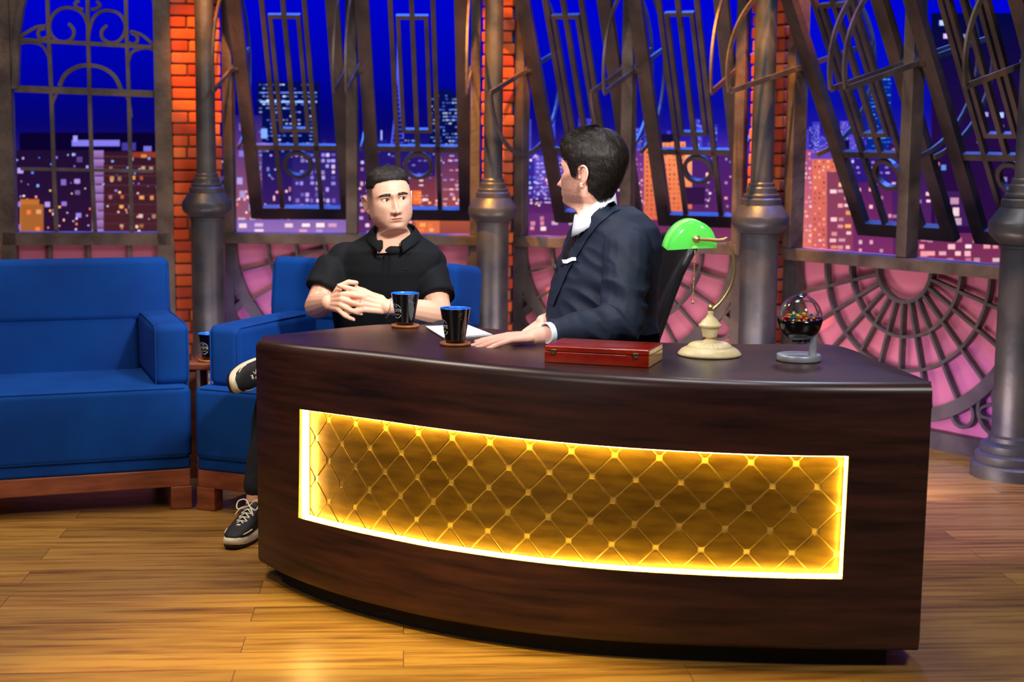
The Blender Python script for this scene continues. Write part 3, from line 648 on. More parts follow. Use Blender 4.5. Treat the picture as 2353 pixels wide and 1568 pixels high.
def clip(poly, u0, u1, v0, v1):
    for ax_, val, sg in ((0, u0, 1), (0, u1, -1), (1, v0, 1), (1, v1, -1)):
        out = []
        for i in range(len(poly)):
            p, q_ = poly[i], poly[(i+1) % len(poly)]; ip = (p[ax_]-val)*sg >= 0; iq = (q_[ax_]-val)*sg >= 0
            if ip: out.append(p)
            if ip != iq: t = (val-p[ax_])/(q_[ax_]-p[ax_]); out.append((p[0]+(q_[0]-p[0])*t, p[1]+(q_[1]-p[1])*t))
        poly = out
        if len(poly) < 3: return []
    return poly
for i in range(-1, cnt):
    for j in range(-1, 7):
        if (i+j) % 2: continue
        cu = i*D_/2+.035; cv = RZ1-.03-j*D_/2
        def dia(h, rr):
            pts = []
            for k in range(4):
                a = PI/2*k; ax_, ay = math.cos(a), math.sin(a)
                for s_ in (-1, 1): pts.append((cu+ax_*(h-rr)-ay*rr*s_*-1*-1, cv+ay*(h-rr)+ax_*rr*s_))
            return pts
        for hh, w_ in ((h_, DP),):
            pa = clip(dia(hh, .006), .001, arcL-.001, RZ0+.001, RZ1-.001); 
            if len(pa) < 3: continue
            cc = (sum(p[0] for p in pa)/len(pa), sum(p[1] for p in pa)/len(pa))
            pb = [(cc[0]+(p[0]-cc[0])*.97, cc[1]+(p[1]-cc[1])*.97) for p in pa]
            g = lambda p, w_: front(I0+p[0]/arcL*(I1-I0), p[1], w_)
            n_ = len(pa); v = [g(p, DP-.0005) for p in pa]+[g(p, DP-.0035) for p in pb]
            b.add(v, [(k, (k+1) % n_, n_+(k+1) % n_, n_+k) for k in range(n_)]+[tuple(range(n_, 2*n_))], 0, False)
b.build('quilted_panel', GOLD, desk)
LED = emat('warm_led_strip', (255, 222, 110), 55)
LEDL = emat('warm_led_strip_side', (255, 214, 120), 60)
b = MB(); g = lambda i, z, w_: front(i, z, w_)
def led(path, dz, mi=0): b.grid([[p0, p1] for p0, p1 in path], sm=False, mi=mi)
led([(g(i, RZ0+.003, .012), g(i, RZ0+.003, DP-.008)) for i in ir], 0)
led([(g(i, RZ1-.003, .012), g(i, RZ1-.003, .030)) for i in ir], 0, 2)
led([(g(I0+.12, z, .012), g(I0+.12, z, DP-.008)) for z in (RZ0+.004, .4, RZ1-.004)], 0, 1)
led([(g(I1-.12, z, .012), g(I1-.12, z, .032)) for z in (RZ0+.004, .4, RZ1-.004)], 0, 0)
b.build('led_strip', [LED, LEDL, emat('warm_led_strip_top', (255, 222, 110), 60)], desk)
b = MB(); PL_ = [front(i, ZB, .05) for i in range(4, NS-4, 4)]; pb_ = [Vector((p[0], p[1], ZB)) for p in resample(np.array(bkr), len(PL_)+8)[0][4:-4]]
out = PL_+[p.lerp(Vector((.25, 4.9, ZB)), .06) for p in reversed(pb_)]
b.add([Vector((p.x, p.y, 0)) for p in out]+[Vector((p.x, p.y, ZB+.01)) for p in out], [(k, (k+1) % len(out), len(out)+(k+1) % len(out), len(out)+k) for k in range(len(out))], 0, False)
b.build('plinth', mat('black_plinth', (8, 6, 6), .8), desk)

# ------------------------------------------------------------------ sofas
def sofa(name, label, cat, corner, ang, width, x0, armside_left, armside_right, bshift=.0, bx=(0, 0), inset=0., legx=()):
    """local x to the right along the front, y backwards, z up; origin the front left corner"""
    root = empty(name, (corner[0], corner[1], 0)); tag(root, label, cat)
    M = rotz(ang); O = Vector((corner[0], corner[1], 0))
    T = lambda x, y, z: O + M @ Vector((x, y, z))
    b = MB(); b.rbox(T(x0+width/2, .36+bshift/2, .345), (width, .72+bshift, .29), .03, M); b.build('seat', BLUE, root, weld=True)
    b = MB(); b.rbox(T(x0+width/2, .362+bshift/2, .185), (width-.012, .70+bshift, .055), .015, M); b.build('lower_band', BLUE, root, weld=True)
    b = MB(); z0, z1 = .72, .925; lean = Matrix.Rotation(-.12, 3, 'X')
    b.rbox(T(x0+width/2+(bx[1]+bx[0])/2, .68+bshift, .803), (width+bx[1]-bx[0], .27, .27), .035, M @ lean)
    aw = .13
    ins0 = aw if armside_left else 0; ins1 = aw if armside_right else 0
    b.rbox(T(x0+ins0+(width-ins0-ins1)/2, .655+bshift, .62), (width-ins0-ins1-.004, .25, .36), .03, M @ lean); b.build('backrest', BLUE, root, weld=True)
    for side, on in ((0, armside_left), (1, armside_right)):
        if not on: continue
        ax = x0+aw/2+inset if side == 0 else x0+width-aw/2-inset
        b = MB(); b.rbox(T(ax, .33+bshift/2, .605), (aw+.012, .54+bshift, .245), .035, M); a_ = b.build('armrest', BLUE, root, weld=True)
        p = MB()
        for sx in (-1, 1):
            h = (aw+.012)/2-.009; y0 = .067
            p.tube([T(ax+sx*h, y0, .49), T(ax+sx*h, y0, .70), T(ax+sx*h, y0+.02, .719), T(ax+sx*h, y0+.25, .722), T(ax+sx*h, .58, .722)], .0034, 6)
        p.build('piping', BLUE, a_)
    p = MB(); p.tube([T(x0+.008, .71, .482), T(x0+.008, .03, .482), T(x0+.03, .008, .482), T(x0+width-.03, .008, .482), T(x0+width-.008, .03, .482), T(x0+width-.008, .71, .482)], .0034, 6)
    p.tube([T(x0+.006, .71, .214), T(x0+.006, .03, .214), T(x0+.03, .006, .214), T(x0+width-.03, .006, .214), T(x0+width-.006, .03, .214), T(x0+width-.006, .71, .214)], .0034, 6); p.build('piping', BLUE, root)
    yb = .568+bshift; xa, xb = x0+bx[0], x0+width+bx[1]; p = MB(); p.tube([T(xa+.01, yb-.02, .735), T(xa+.01, yb-.003, .89), T(xa+.03, yb+.002, .913), T(xb-.03, yb+.002, .913), T(xb-.01, yb-.003, .89), T(xb-.01, yb-.02, .735)], .0045, 6); p.build('back_piping', BLUE, root)
    b = MB(); b.box(T(x0+width/2, .035, .125), (width-.02, .045, .07), M); b.box(T(x0+width/2, .66, .125), (width-.02, .045, .07), M)
    for xx in (x0+.032, x0+width-.032): b.box(T(xx, .35, .125), (.045, .6, .068), M)
    b.build('base_rail', LEGW, root, bevel=.004)
    for xx in legx:
        for yy in (.04, .655):
            b = MB(); b.box(T(xx, yy, .046), (.082 if yy < .1 else .06, .06, .09), M); b.build('leg', LEGW, root, bevel=.003)
AS = math.radians(20); A1 = (-1.245, 6.02)
sofa('sofa', 'long blue upholstered sofa cut by the left edge of the picture', 'sofa', A1, AS, 1.6, -1.6, False, True, legx=(-.045, -1.5))
AC = math.radians(-23)
sofa('armchair', 'blue upholstered armchair under the guest in the black polo shirt', 'armchair', (-1.238, 6.0), AC, .92, 0, True, True, bshift=.11, bx=(-.055, -.10), inset=.038, legx=(.045, .87))
# side table with the third mug between sofa and armchair
st = empty('side_table', (-1.26, 6.70, 0)); tag(st, 'small dark wooden side table squeezed between blue sofa and armchair', 'table')
b = MB(); b.rbox((-1.26, 6.70, .485), (.24, .30, .03), .006); b.build('tabletop', LEGW, st)
for sx in (-1, 1):
    for sy in (-1, 1): b = MB(); b.box((-1.26+sx*.095, 6.70+sy*.12, .235), (.03, .03, .47)); b.build('leg', LEGW, st)
# ------------------------------------------------------------------ things on the desk
DZ = ZT+.0005
CER = mat('black_glazed_ceramic', (6, 6, 9), .08, 0, .6, coat=.5)
CERB = mat('blue_glazed_ceramic', (10, 110, 230), .3, 0, .6, coat=.3)
CORK = mat('amber_wood_coaster', (150, 88, 42), .5, 0, .4, (176, 108, 56), 30)
WHITEP = mat('printed_white', (225, 230, 245), .5); YELP = mat('printed_yellow', (214, 200, 60), .5); SPECK = mat('pale_rim_speckle', (240, 226, 190), .3)
def text_mesh(s, size):
    c = bpy.data.curves.new('t', 'FONT'); c.body = s; c.size = size; c.align_x = 'CENTER'; c.align_y = 'CENTER'; c.extrude = .00001; c.resolution_u = 3
    o = bpy.data.objects.new('t', c); COL.objects.link(o); dg = bpy.context.evaluated_depsgraph_get(); me = bpy.data.meshes.new_from_object(o.evaluated_get(dg))
    v = [tuple(p.co) for p in me.vertices]; f = [tuple(p.vertices) for p in me.polygons if p.normal.z > .5]
    bpy.data.objects.remove(o); bpy.data.curves.remove(c); bpy.data.meshes.remove(me); return v, f
def mug_radius(z): return .031 + (.049-.031)*(z/.113)**1.1
def make_mug(loc, ang, label, group=None):
    o = empty('mug', loc); tag(o, label, 'mug', group); c = Vector(loc)
    b = MB(); H = .113
    b.lathe([(0, .0005), (.028, .0005), (.0305, .003)]+[(mug_radius(H*t), H*t) for t in (.06, .2, .4, .6, .8, .95)]+[(.0492, H-.001)], 48, c, open_=True); b.build('body', CER, o)
    b = MB(); b.lathe([(.0492, H-.001), (.0487, H+.0005), (.047, H), (.0462, H-.004), (.041, .07), (.035, .03), (.028, .008), (0, .008)], 40, c, open_=True); b.build('inside', CERB, o)
    def wrap(u, v): a = ang + u/.041; r = mug_radius(v)+.0006; return c + Vector((r*math.cos(a), r*math.sin(a), v))
    b = MB(); cv = .052
    b.ribbon(arc2(0, cv, .0245, 32, 332, 30), .0016, 0, .0001, lambda u, v, w_: wrap(u, v))
    for s_, sz, v0 in (('THE', .008, .016), ('NOITE', .0165, .002)):
        v, f = text_mesh(s_, sz); b.add([wrap(p[0], p[1]+v0+cv) for p in v], f, 0, False)
    b.build('emblem', WHITEP, o)
    b = MB(); b.ribbon([(-.014+.002*k, cv-.0115+.0022*math.sin(k*1.9)) for k in range(15)], .0014, 0, .0001, lambda u, v, w_: wrap(u, v)); b.build('script_line', YELP, o)
    b = MB()
    for k in range(26):
        a = random.uniform(0, 2*PI); b.ell(c+Vector((.0482*math.cos(a), .0482*math.sin(a), H-.0005-random.uniform(0, .002))), random.uniform(.0005, .0011), n=3)
    for k in range(16):
        a = -PI/2+random.gauss(.55, .16); z = H-.005-random.random()*.03; r = mug_radius(z); b.ell(c+Vector((r*math.cos(a), r*math.sin(a), z)), random.uniform(.0004, .0009), n=3)
    tag(b.build('speckles', SPECK, o), kind='stuff')
    return o
def make_coaster(loc, label, group):
    o = empty('coaster', loc); tag(o, label, 'coaster', group); c = Vector(loc)
    b = MB(); b.lathe([(0, 0), (.046, 0), (.049, .002), (.050, .006), (.0485, .0095), (.043, .0095), (.041, .006), (0, .006)], 40, c); b.build('disc', CORK, o); return o
p1_ = WZ(931, 748, .806); p2_ = WZ(1046, 789, .806)
make_coaster((p1_.x, p1_.y, DZ), 'round wooden coaster under the mug in front of the guest', 'coasters on the desk')
make_mug((p1_.x, p1_.y, DZ+.0065), math.radians(-90-48), 'black mug with blue inside on the desk in front of the guest')
make_coaster((p2_.x, p2_.y, DZ), 'round wooden coaster under the mug by the host fingertips', 'coasters on the desk')
make_mug((p2_.x, p2_.y, DZ+.0065), math.radians(-90-68), 'black speckled mug with blue inside beside the host fingertips')
p3_ = Vector((-1.29, 6.62, .5005))
make_coaster(p3_, 'dark round coaster on the side table between sofa and armchair', None)
make_mug(p3_+Vector((0, 0, .0065)), math.radians(-120), 'black mug on the side table, partly hidden by the armchair')
# note cards
ncd = empty('note_cards', (WZ(1045, 765, .8).x, WZ(1045, 765, .8).y, DZ)); tag(ncd, 'white note cards lying fanned on the desk behind the mug', 'paper')
PAP = mat('white_paper', (226, 228, 236), .6); INK = mat('grey_ink', (110, 118, 150), .6)
pc = [WZ(980, 752, .803), WZ(1022, 778, .803), WZ(1128, 770, .803), WZ(1072, 748, .803)]
for k, (dz, sh) in enumerate(((0, .0), (.0022, .006), (.0044, -.004))):
    b = MB(); q4 = [Vector((p.x+sh, p.y+sh*.5, DZ+dz)) for p in pc]; b.add(q4+[p+Vector((0, 0, .0018)) for p in q4], [(3, 2, 1, 0), (4, 5, 6, 7), (0, 1, 5, 4), (1, 2, 6, 5), (2, 3, 7, 6), (3, 0, 4, 7)], 0, False)
    cdo = b.build('card', PAP, ncd)
b = MB()
for k in range(7):
    t = .12+k*.12; z = Vector((0, 0, DZ+.0065)); P0 = pc[0].lerp(pc[1], t); P1 = pc[3].lerp(pc[2], t); dd = (P1-P0)
    a, e_ = P0+dd*.08, P0+dd*random.uniform(.7, .92); a.z = e_.z = z.z; nn_ = (pc[1]-pc[0]).normalized()*.0012
    b.add([a, e_, e_+nn_, a+nn_], [(0, 1, 2, 3)], 0, False)
b.build('written_lines', INK, cdo)

# red lacquered box
A = WZ(1251, 833, .8); B_ = WZ(1490, 846, .8); ux = (B_-A).normalized(); uy = Vector((-ux.y, ux.x, 0)); Lx = (B_-A).length; Ly = .185
bx = empty('wooden_box', (A.x, A.y, DZ)); tag(bx, 'long red lacquered wooden case with two brass clasps on the desk', 'box')
Mb = Matrix((ux, uy, Vector((0, 0, 1)))).transposed(); cxy = A+ux*Lx/2+uy*Ly/2
RED = mat('red_lacquer', (150, 26, 8), .16, 0, .6, (186, 46, 12), 4, stretch=(1, 6, 6), coat=.6); OAK = mat('golden_lacquered_edge', (196, 140, 62), .2, 0, .6, (214, 160, 82), 8, coat=.5)
b = MB(); b.rbox(Vector((cxy.x, cxy.y, DZ+.0165)), (Lx, Ly, .033), .002, Mb); b.build('case', RED, bx)
b = MB(); b.rbox(Vector((cxy.x, cxy.y, DZ+.0425)), (Lx, Ly, .017), .004, Mb); b.build('lid', RED, bx)
b = MB(); e_ = A+ux*(Lx+.0006)+uy*Ly/2
b.box(Vector((e_.x, e_.y, DZ+.0165)), (.0016, Ly-.006, .030), Mb); b.box(Vector((e_.x, e_.y, DZ+.0412)), (.0016, Ly-.008, .0125), Mb); b.build('end_panel', OAK, bx)
for t in (.09, .88):
    b = MB(); p = A+ux*Lx*t-uy*.0015; b.rbox(Vector((p.x, p.y, DZ+.036)), (.017, .003, .009), .001, Mb); b.rbox(Vector((p.x, p.y, DZ+.0275)), (.013, .003, .006), .001, Mb)
    for s_ in (-1, 1): b.tube([p+ux*s_*.006+Vector((0, 0, DZ+.041-p.z)), p+ux*s_*.004-uy*.003+Vector((0, 0, DZ+.030-p.z)), p+Vector((0, 0, DZ+.024-p.z))-uy*.002], .0009, 6)
    b.build('clasp', mat('silvered_brass', (170, 160, 120), .3, 1.), bx)

# banker's lamp
lp = WZ(1630, 817, .8); lx, ly = lp.x, lp.y
lamp = empty('desk_lamp', (lx, ly, DZ)); tag(lamp, "banker's desk lamp with lit green glass shade, brass arm and cream base", 'lamp')
CREAM = mat('aged_cream_enamel', (222, 196, 140), .38, 0, .5, (240, 222, 176), 14, .1, 60)
def lv(x, y, z): return Vector((lx+x, ly+y, DZ+z))
b = MB(); pr = [(0, 0), (.094, 0), (.098, .004), (.097, .008), (.088, .018), (.078, .024), (.070, .026), (.068, .030)]
b.lathe(pr, 64, (lx, ly, DZ))
n = 96; P = []
for r, z, am in ((.068, .030, 0), (.062, .034, .0015), (.054, .037, .003), (.046, .039, .003), (.040, .040, .0015), (.032, .041, 0), (.030, .043, 0)):
    P.append([lv(*( (r+am*math.cos(24*2*PI*k/n))*math.cos(2*PI*k/n), (r+am*math.cos(24*2*PI*k/n))*math.sin(2*PI*k/n)), z+am*.6*math.cos(24*2*PI*k/n)) for k in range(n)])
b.grid(P, closev=True, flip=True); b.build('base', CREAM, lamp)
b = MB(); b.lathe([(.030, .043), (.018, .048), (.013, .052), (.014, .056), (.022, .058), (.023, .062), (.024, .070), (.027, .080), (.0275, .087), (.034, .089), (.0365, .093), (.034, .097), (.030, .100), (.027, .105), (.024, .108), (.020, .113), (.0165, .116), (.012, .121), (.0095, .127), (.010, .133), (.0085, .138)], 48, (lx, ly, DZ)); b.build('baluster', CREAM, lamp)
b = MB(); b.lathe([(.0085, .136), (.0075, .145), (.0082, .15), (.006, .155), (0, .158)], 24, (lx, ly, DZ))
Yp = ly; wp = lambda x, y: W(x, y, Yp)
st_ = [wp(*p) for p in smooth2([(1625, 728), (1638, 712), (1660, 690), (1680, 655), (1688, 615), (1684, 580), (1672, 558)], 6)]
b.tube(st_, .0052, 10)
j = wp(1668, 551); b.ell(j, (.010, .008, .008), n=8); b.tube([j+Vector((0, -.012, 0)), j+Vector((0, .012, 0))], .006, 12)
e0 = wp(1601, 550); b.tube([j, wp(1650, 553), wp(1625, 551), e0], [.006, .0065, .006, .005], 10); b.ell(e0+Vector((0, -.004, 0)), .0095, n=8); b.tube([e0+Vector((0, -.003, 0)), e0+Vector((0, .045, 0))], .005, 10)
b.build('brass_arm', BRASS, lamp)
# shade: half barrel running away from us, closed rounded ends
GG = bpy.data.materials.new('green_lamp_glass'); GG.use_nodes = True; nt = GG.node_tree; bb = nt.nodes['Principled BSDF']
bb.inputs['Base Color'].default_value = lin(70, 215, 96); bb.inputs['Roughness'].default_value = .12
tr = nt.nodes.new('ShaderNodeBsdfTranslucent'); tr.inputs[0].default_value = lin(196, 252, 186); mx = nt.nodes.new('ShaderNodeMixShader'); mx.inputs[0].default_value = .55
nt.links.new(bb.outputs[0], mx.inputs[1]); nt.links.new(tr.outputs[0], mx.inputs[2]); nt.links.new(mx.outputs[0], nt.nodes['Material Output'].inputs[0])
prf = [(1536, 577), (1540, 562), (1548, 545), (1560, 529), (1577, 516), (1598, 510), (1620, 514), (1637, 528), (1646, 545), (1650, 560), (1650, 572)]
prf = smooth2(prf, 4); _sy = Vector((0, .022, 0)); cen = wp(1597, 572)+_sy; PP = [wp(*p)+_sy for p in prf]; Lsh = .20
b = MB(); rows = []
for k in range(9): a = PI/2*k/8; rows.append((-.035*math.cos(a)*.6+.012, .12+.88*math.sin(a)))
rows += [(Lsh*.3, 1), (Lsh*.6, 1), (Lsh, 1)]
for k in range(1, 7): a = PI/2*k/6; rows.append((Lsh+.03*math.sin(a), max(.1, math.cos(a))))
G_ = [[cen+(p-cen)*s_+Vector((0, dy, 0)) for p in PP] for dy, s_ in rows]
for th_ in (0, .003): b.grid([[cen+(p-cen)*(1-th_*18) for p in r] if th_ else r for r in G_], flip=bool(th_))
b.add(G_[0], [tuple(range(len(G_[0])))]); b.build('glass_shade', GG, lamp)
b = MB(); b.lathe([(0, -.013), (.0125, -.013), (.0125, -.009), (0, -.009)], 24, e0+Vector((0, -.003, 0)), Matrix.Rotation(PI/2, 3, 'X')); b.build('hub', BRASS, lamp)
b = MB(); ch = wp(1598, 578); ch2 = wp(1593, 693); nb = 34
for k in range(nb): b.ell(ch.lerp(ch2, k/(nb-1))+Vector((0, .01, 0)), .0021, n=4)
b.tube([ch+Vector((0, .01, .01)), ch2+Vector((0, .01, 0))], .0006, 5); b.lathe([(0, .006), (.003, .004), (.0028, 0), (.0045, -.004), (0, -.005)], 16, ch2+Vector((0, .01, -.004)))
b.build('pull_chain', BRASS, lamp)
b = MB(); bl = cen+Vector((0, .10, .035)); b.ell(bl, (.018, .035, .018), n=12); b.build('bulb', emat('lit_bulb', (255, 240, 210), 30), lamp)

# candy dispenser
cp = WZ(1835, 829, .8); cx, cy = cp.x, cp.y
cdn = empty('candy_dispenser', (cx, cy, DZ)); tag(cdn, 'round candy dispenser with clear dome and black bowl on silver stand', 'dispenser')
b = MB(); b.lathe([(0, 0), (.064, 0), (.0665, .002), (.067, .004), (.067, .017), (.0655, .0195), (.063, .02), (0, .02)], 64, (cx, cy, DZ)); b.build('base', STEEL, cdn)
b = MB(); b.lathe([(.0125, .019), (.0125, .07), (.0125, .085)], 28, (cx+.040, cy-.008, DZ)); b.build('post', STEEL, cdn)
gz = .125; R_g = .0685
b = MB()
for i in range(1): b.lathe([(.0, -.066), (.02, -.063), (.038, -.055), (.052, -.043), (.0615, -.028), (.066, -.012), (R_g, 0), (R_g-.003, .001), (R_g-.004, -.004), (0, -.006)], 56, (cx, cy, DZ+gz))
b.lathe([(0, -.074), (.02, -.074), (.026, -.066), (.026, -.055)], 24, (cx+.004, cy, DZ+gz))
b.build('bowl', mat('black_gloss_plastic', (5, 5, 6), .1, 0, .6, coat=.5), cdn)
b = MB(); N = 20
pr = [((R_g-.0005)*math.cos(a), (R_g+.005)*math.sin(a)+.0015) for a in [PI/2*k/N for k in range(N+1)]]; pin = [((R_g-.002)*math.cos(a), (R_g+.0035)*math.sin(a)+.0015) for a in [PI/2*k/N for k in reversed(range(N+1))]]
pr[-1] = (0, R_g+.0065); pin[0] = (0, R_g+.005)
b.lathe(pr+pin+[pr[0]], 56, (cx, cy, DZ+gz)); b.build('dome', glass('clear_acrylic', (255, 255, 255), 0., 1.3), cdn)
b = MB(); b.ell((cx, cy, DZ+gz+R_g+.002), (.014, .014, .007), n=10); b.build('dome_button', mat('smoky_plastic', (60, 52, 80), .2), cdn)
kinds = [('red', (214, 40, 24)), ('orange', (240, 104, 24)), ('yellow', (240, 204, 30)), ('green', (30, 168, 60)), ('blue', (30, 120, 220)), ('brown', (70, 36, 24))]
proto = {}
spots = []
for lay in range(3):
    for t in range(420):
        if len([s for s in spots if s[3] == lay]) >= (34, 26, 14)[lay]: break
        rr = (R_g-.012)*(1, .93, .72)[lay]*math.sqrt(random.random()); a = random.uniform(0, 2*PI); x, y = rr*math.cos(a), rr*math.sin(a)
        z = .0005+lay*.0062+.001*random.random()
        if all((x-s[0])**2+(y-s[1])**2 > .0103**2 for s in spots if s[3] == lay): spots.append((x, y, z, lay))
for x, y, z, lay in spots:
    nm_, c_ = random.choices(kinds, (6, 5, 4, 5, 5, 1))[0]
    first = nm_ not in proto
    if first:
        b = MB(); b.ell((0, 0, 0), (.0064, .0064, .0036), n=8); proto[nm_] = b.mesh('candy', mat('candy_'+nm_, c_, .25, 0, .5))
    o = bpy.data.objects.new('candy', proto[nm_]); COL.objects.link(o); o.location = (cx+x, cy+y, DZ+gz+z); o.rotation_euler = (random.uniform(-.5, .5), random.uniform(-.5, .5), 0)
    tag(o, nm_+' button candy lying under the clear dome of the dispenser', 'candy', nm_+' candies in the dome')

# office chair behind the host
BLK = mat('black_mesh_fabric', (16, 16, 18), .75, 0, .3, bump=.2, bscale=400); GREYP = mat('dark_grey_plastic', (40, 40, 44), .4)
oc = empty('office_chair', (.52, 5.62, 0)); tag(oc, 'black office chair with high tilted back behind the host in the suit', 'chair')
b = MB(); ys_ = 5.62
edge = [W(*p, ys_) for p in ((1500, 800), (1522, 740), (1543, 680), (1562, 630), (1582, 590), (1592, 572))]
# backrest shell: from the near edge (seen) stretching away and slightly left
aw_ = Vector((-.20, .42, 0)); rows = []
for k, e in enumerate(edge):
    t = k/(len(edge)-1); row = []
    for m in range(9):
        s_ = m/8; sag = .05*math.sin(PI*s_); row.append(e + aw_*s_*(1-.12*t) + Vector((.9, .4, 0))*sag*.9 + Vector((0, 0, .03*math.sin(PI*s_)*t)))
    rows.append(row)
b.grid(rows); b.grid([[p+Vector((.015, .0, -.004)) for p in r] for r in rows], flip=True); b.build('backrest', BLK, oc)
b = MB(); rim = [r[0] for r in rows]+rows[-1][1:]+[r[-1] for r in reversed(rows[:-1])]; b.tube(rim, .016, 10); b.build('back_frame', GREYP, oc)
b = MB(); sp = [W(*p, 5.62) for p in ((1500, 800), (1518, 740), (1540, 680), (1560, 630), (1582, 590))]
b.tube([p+Vector((0, .06, 0)) for p in sp], [.045, .042, .036, .028, .016], 12, flat=.6); b.build('back_support', GREYP, oc)
b = MB(); b.rbox((.36, 5.66, .50), (.50, .48, .08), .035, rotz(-.25)); b.build('seat', BLK, oc)
b = MB(); b.lathe([(.03, .12), (.03, .46)], 20, (.38, 5.66, 0)); b.build('gas_lift', GREYP, oc)
for k in range(5):
    a = 2*PI*k/5+.3; e = Vector((.38+.28*math.cos(a), 5.66+.28*math.sin(a), .075)); b = MB(); b.tube([(.38, 5.66, .12), e], [.028, .018], 10); lg = b.build('leg', GREYP, oc)
    b = MB(); b.lathe([(0, -.011), (.03, -.011), (.03, .011), (0, .011)], 20, (e.x, e.y, .031), Matrix.Rotation(PI/2, 3, 'X')); b.tube([(e.x, e.y, .075), (e.x, e.y, .05)], .01); b.build('caster', GREYP, lg)
# ------------------------------------------------------------------ people
def prof_i(keys, z):
    k = sorted(keys); zz = [a for a, _ in k]; vv = [v for _, v in k]
    fine = np.linspace(zz[0], zz[-1], 500); f = np.interp(fine, zz, vv); ker = np.array([1, 4, 6, 4, 1])/16.
    for _ in range(5): f[2:-2] = np.convolve(f, ker, 'same')[2:-2]
    return np.interp(z, fine, f)
HW = [(.1185, .004), (.117, .018), (.112, .034), (.104, .049), (.092, .061), (.075, .070), (.055, .0755), (.03, .078), (0, .0775), (-.03, .074), (-.055, .0695), (-.075, .0625), (-.090, .053), (-.100, .046), (-.108, .046), (-.118, .051), (-.14, .0555), (-.17, .058), (-.20, .062), (-.225, .07)]
HF = [(.1185, -.012), (.117, .004), (.112, .026), (.104, .046), (.092, .063), (.075, .077), (.055, .086), (.035, .0905), (.016, .092), (0, .087), (-.03, .087), (-.055, .0885), (-.07, .088), (-.088, .087), (-.100, .085), (-.108, .078), (-.115, .062), (-.121, .040), (-.128, .026), (-.14, .020), (-.17, .020), (-.20, .022), (-.225, .03)]
HB = [(.1185, .022), (.117, .036), (.112, .056), (.104, .070), (.092, .083), (.075, .094), (.055, .101), (.03, .104), (0, .101), (-.03, .092), (-.055, .080), (-.08, .071), (-.11, .067), (-.14, .068), (-.17, .070), (-.20, .073), (-.225, .078)]
def head_pos(th, z, jaw=1., neck=1.):
    """skull, jaw and neck surface; th 0 = face (towards -y); returns arrays"""
    wv = prof_i(HW, z); fv = prof_i(HF, z); bv = prof_i(HB, z)
    kj = 1+(jaw-1)*G(z+.07, .035); kn = 1+(neck-1)*ease((-.10-z)/.03); wv = wv*kj*kn; bv = bv*(1+(neck-1)*.7*ease((-.09-z)/.03)); fv = fv*(1+(neck-1)*ease((-.12-z)/.02))
    s_, c_ = np.sin(th), np.cos(th); e = 2/2.15
    x = wv*np.sign(s_)*np.abs(s_)**e; y = np.where(c_ > 0, -fv, bv)*np.abs(c_)**e
    return x, y, z+0*x
def face_feat(x, y, z, front, nose=1., openeye=1.):
    d = 0*x
    t = np.clip((.006-z)/.052, 0, 1.0); below = 1-ease((-z-.0505)/.0075)
    d += front*(.003+.024*nose*t**1.15)*np.exp(-(np.abs(x)/(.0078+.0030*t))**2.0)*below*ease((z+.065)/.005)*(z < .02)*ease((.022-z)/.02)
    d += front*.0120*nose*G(np.abs(x)-.0140, .0048)*G(z+.0465, .0052)+front*.0035*nose*G(x, .0075)*G(z+.044, .0065)
    d -= front*.010*G(np.abs(x)-.030, .0135)*G(z-.001, .010)
    d -= front*.004*G(np.abs(x)-.014, .006)*G(z-.002, .010)
    d += front*.0045*G(np.abs(x)-.030, .017)*G(z-.019, .0055)
    d += front*.004*G(np.abs(x)-.043, .014)*G(z+.030, .014)
    d -= front*.0022*G(np.abs(x)-(.020+(-z-.045)*.35), .0035)*G(z+.058, .014)
    d += front*.003*G(x, .019)*G(z+.066, .009)
    d += front*.0042*G(x, .015)*G(z+.0675, .0033)
    d += front*.0055*G(x, .014)*G(z+.0765, .0036)
    d -= front*.0048*np.exp(-(np.abs(x)/.0195)**6)*G(z+.0718, .0013)
    d -= front*.0035*G(x, .015)*G(z+.0855, .0040)
    d += front*.005*G(x, .015)*G(z+.099, .010)
    # nostrils
    d -= front*.006*G(np.abs(x)-.0065, .0028)*G(z+.0535, .0022)
    # eye openings
    ex = np.abs(x)-.0312; al = 1-(ex/.0150)**2; hu = .0058*np.sqrt(np.clip(al, 0, 1)); m = 1/(1+np.exp(-(hu-np.abs(z-.0008*openeye))/.00035)); m = m*(al > .001)
    d += front*.0022*G(np.abs(z-.0)-.0085, .0016)*G(ex, .012)*(z > 0)
    d += front*.0012*G(np.abs(z)-.0068, .0014)*G(ex, .013)
    d -= front*m*.0085
    return d, m
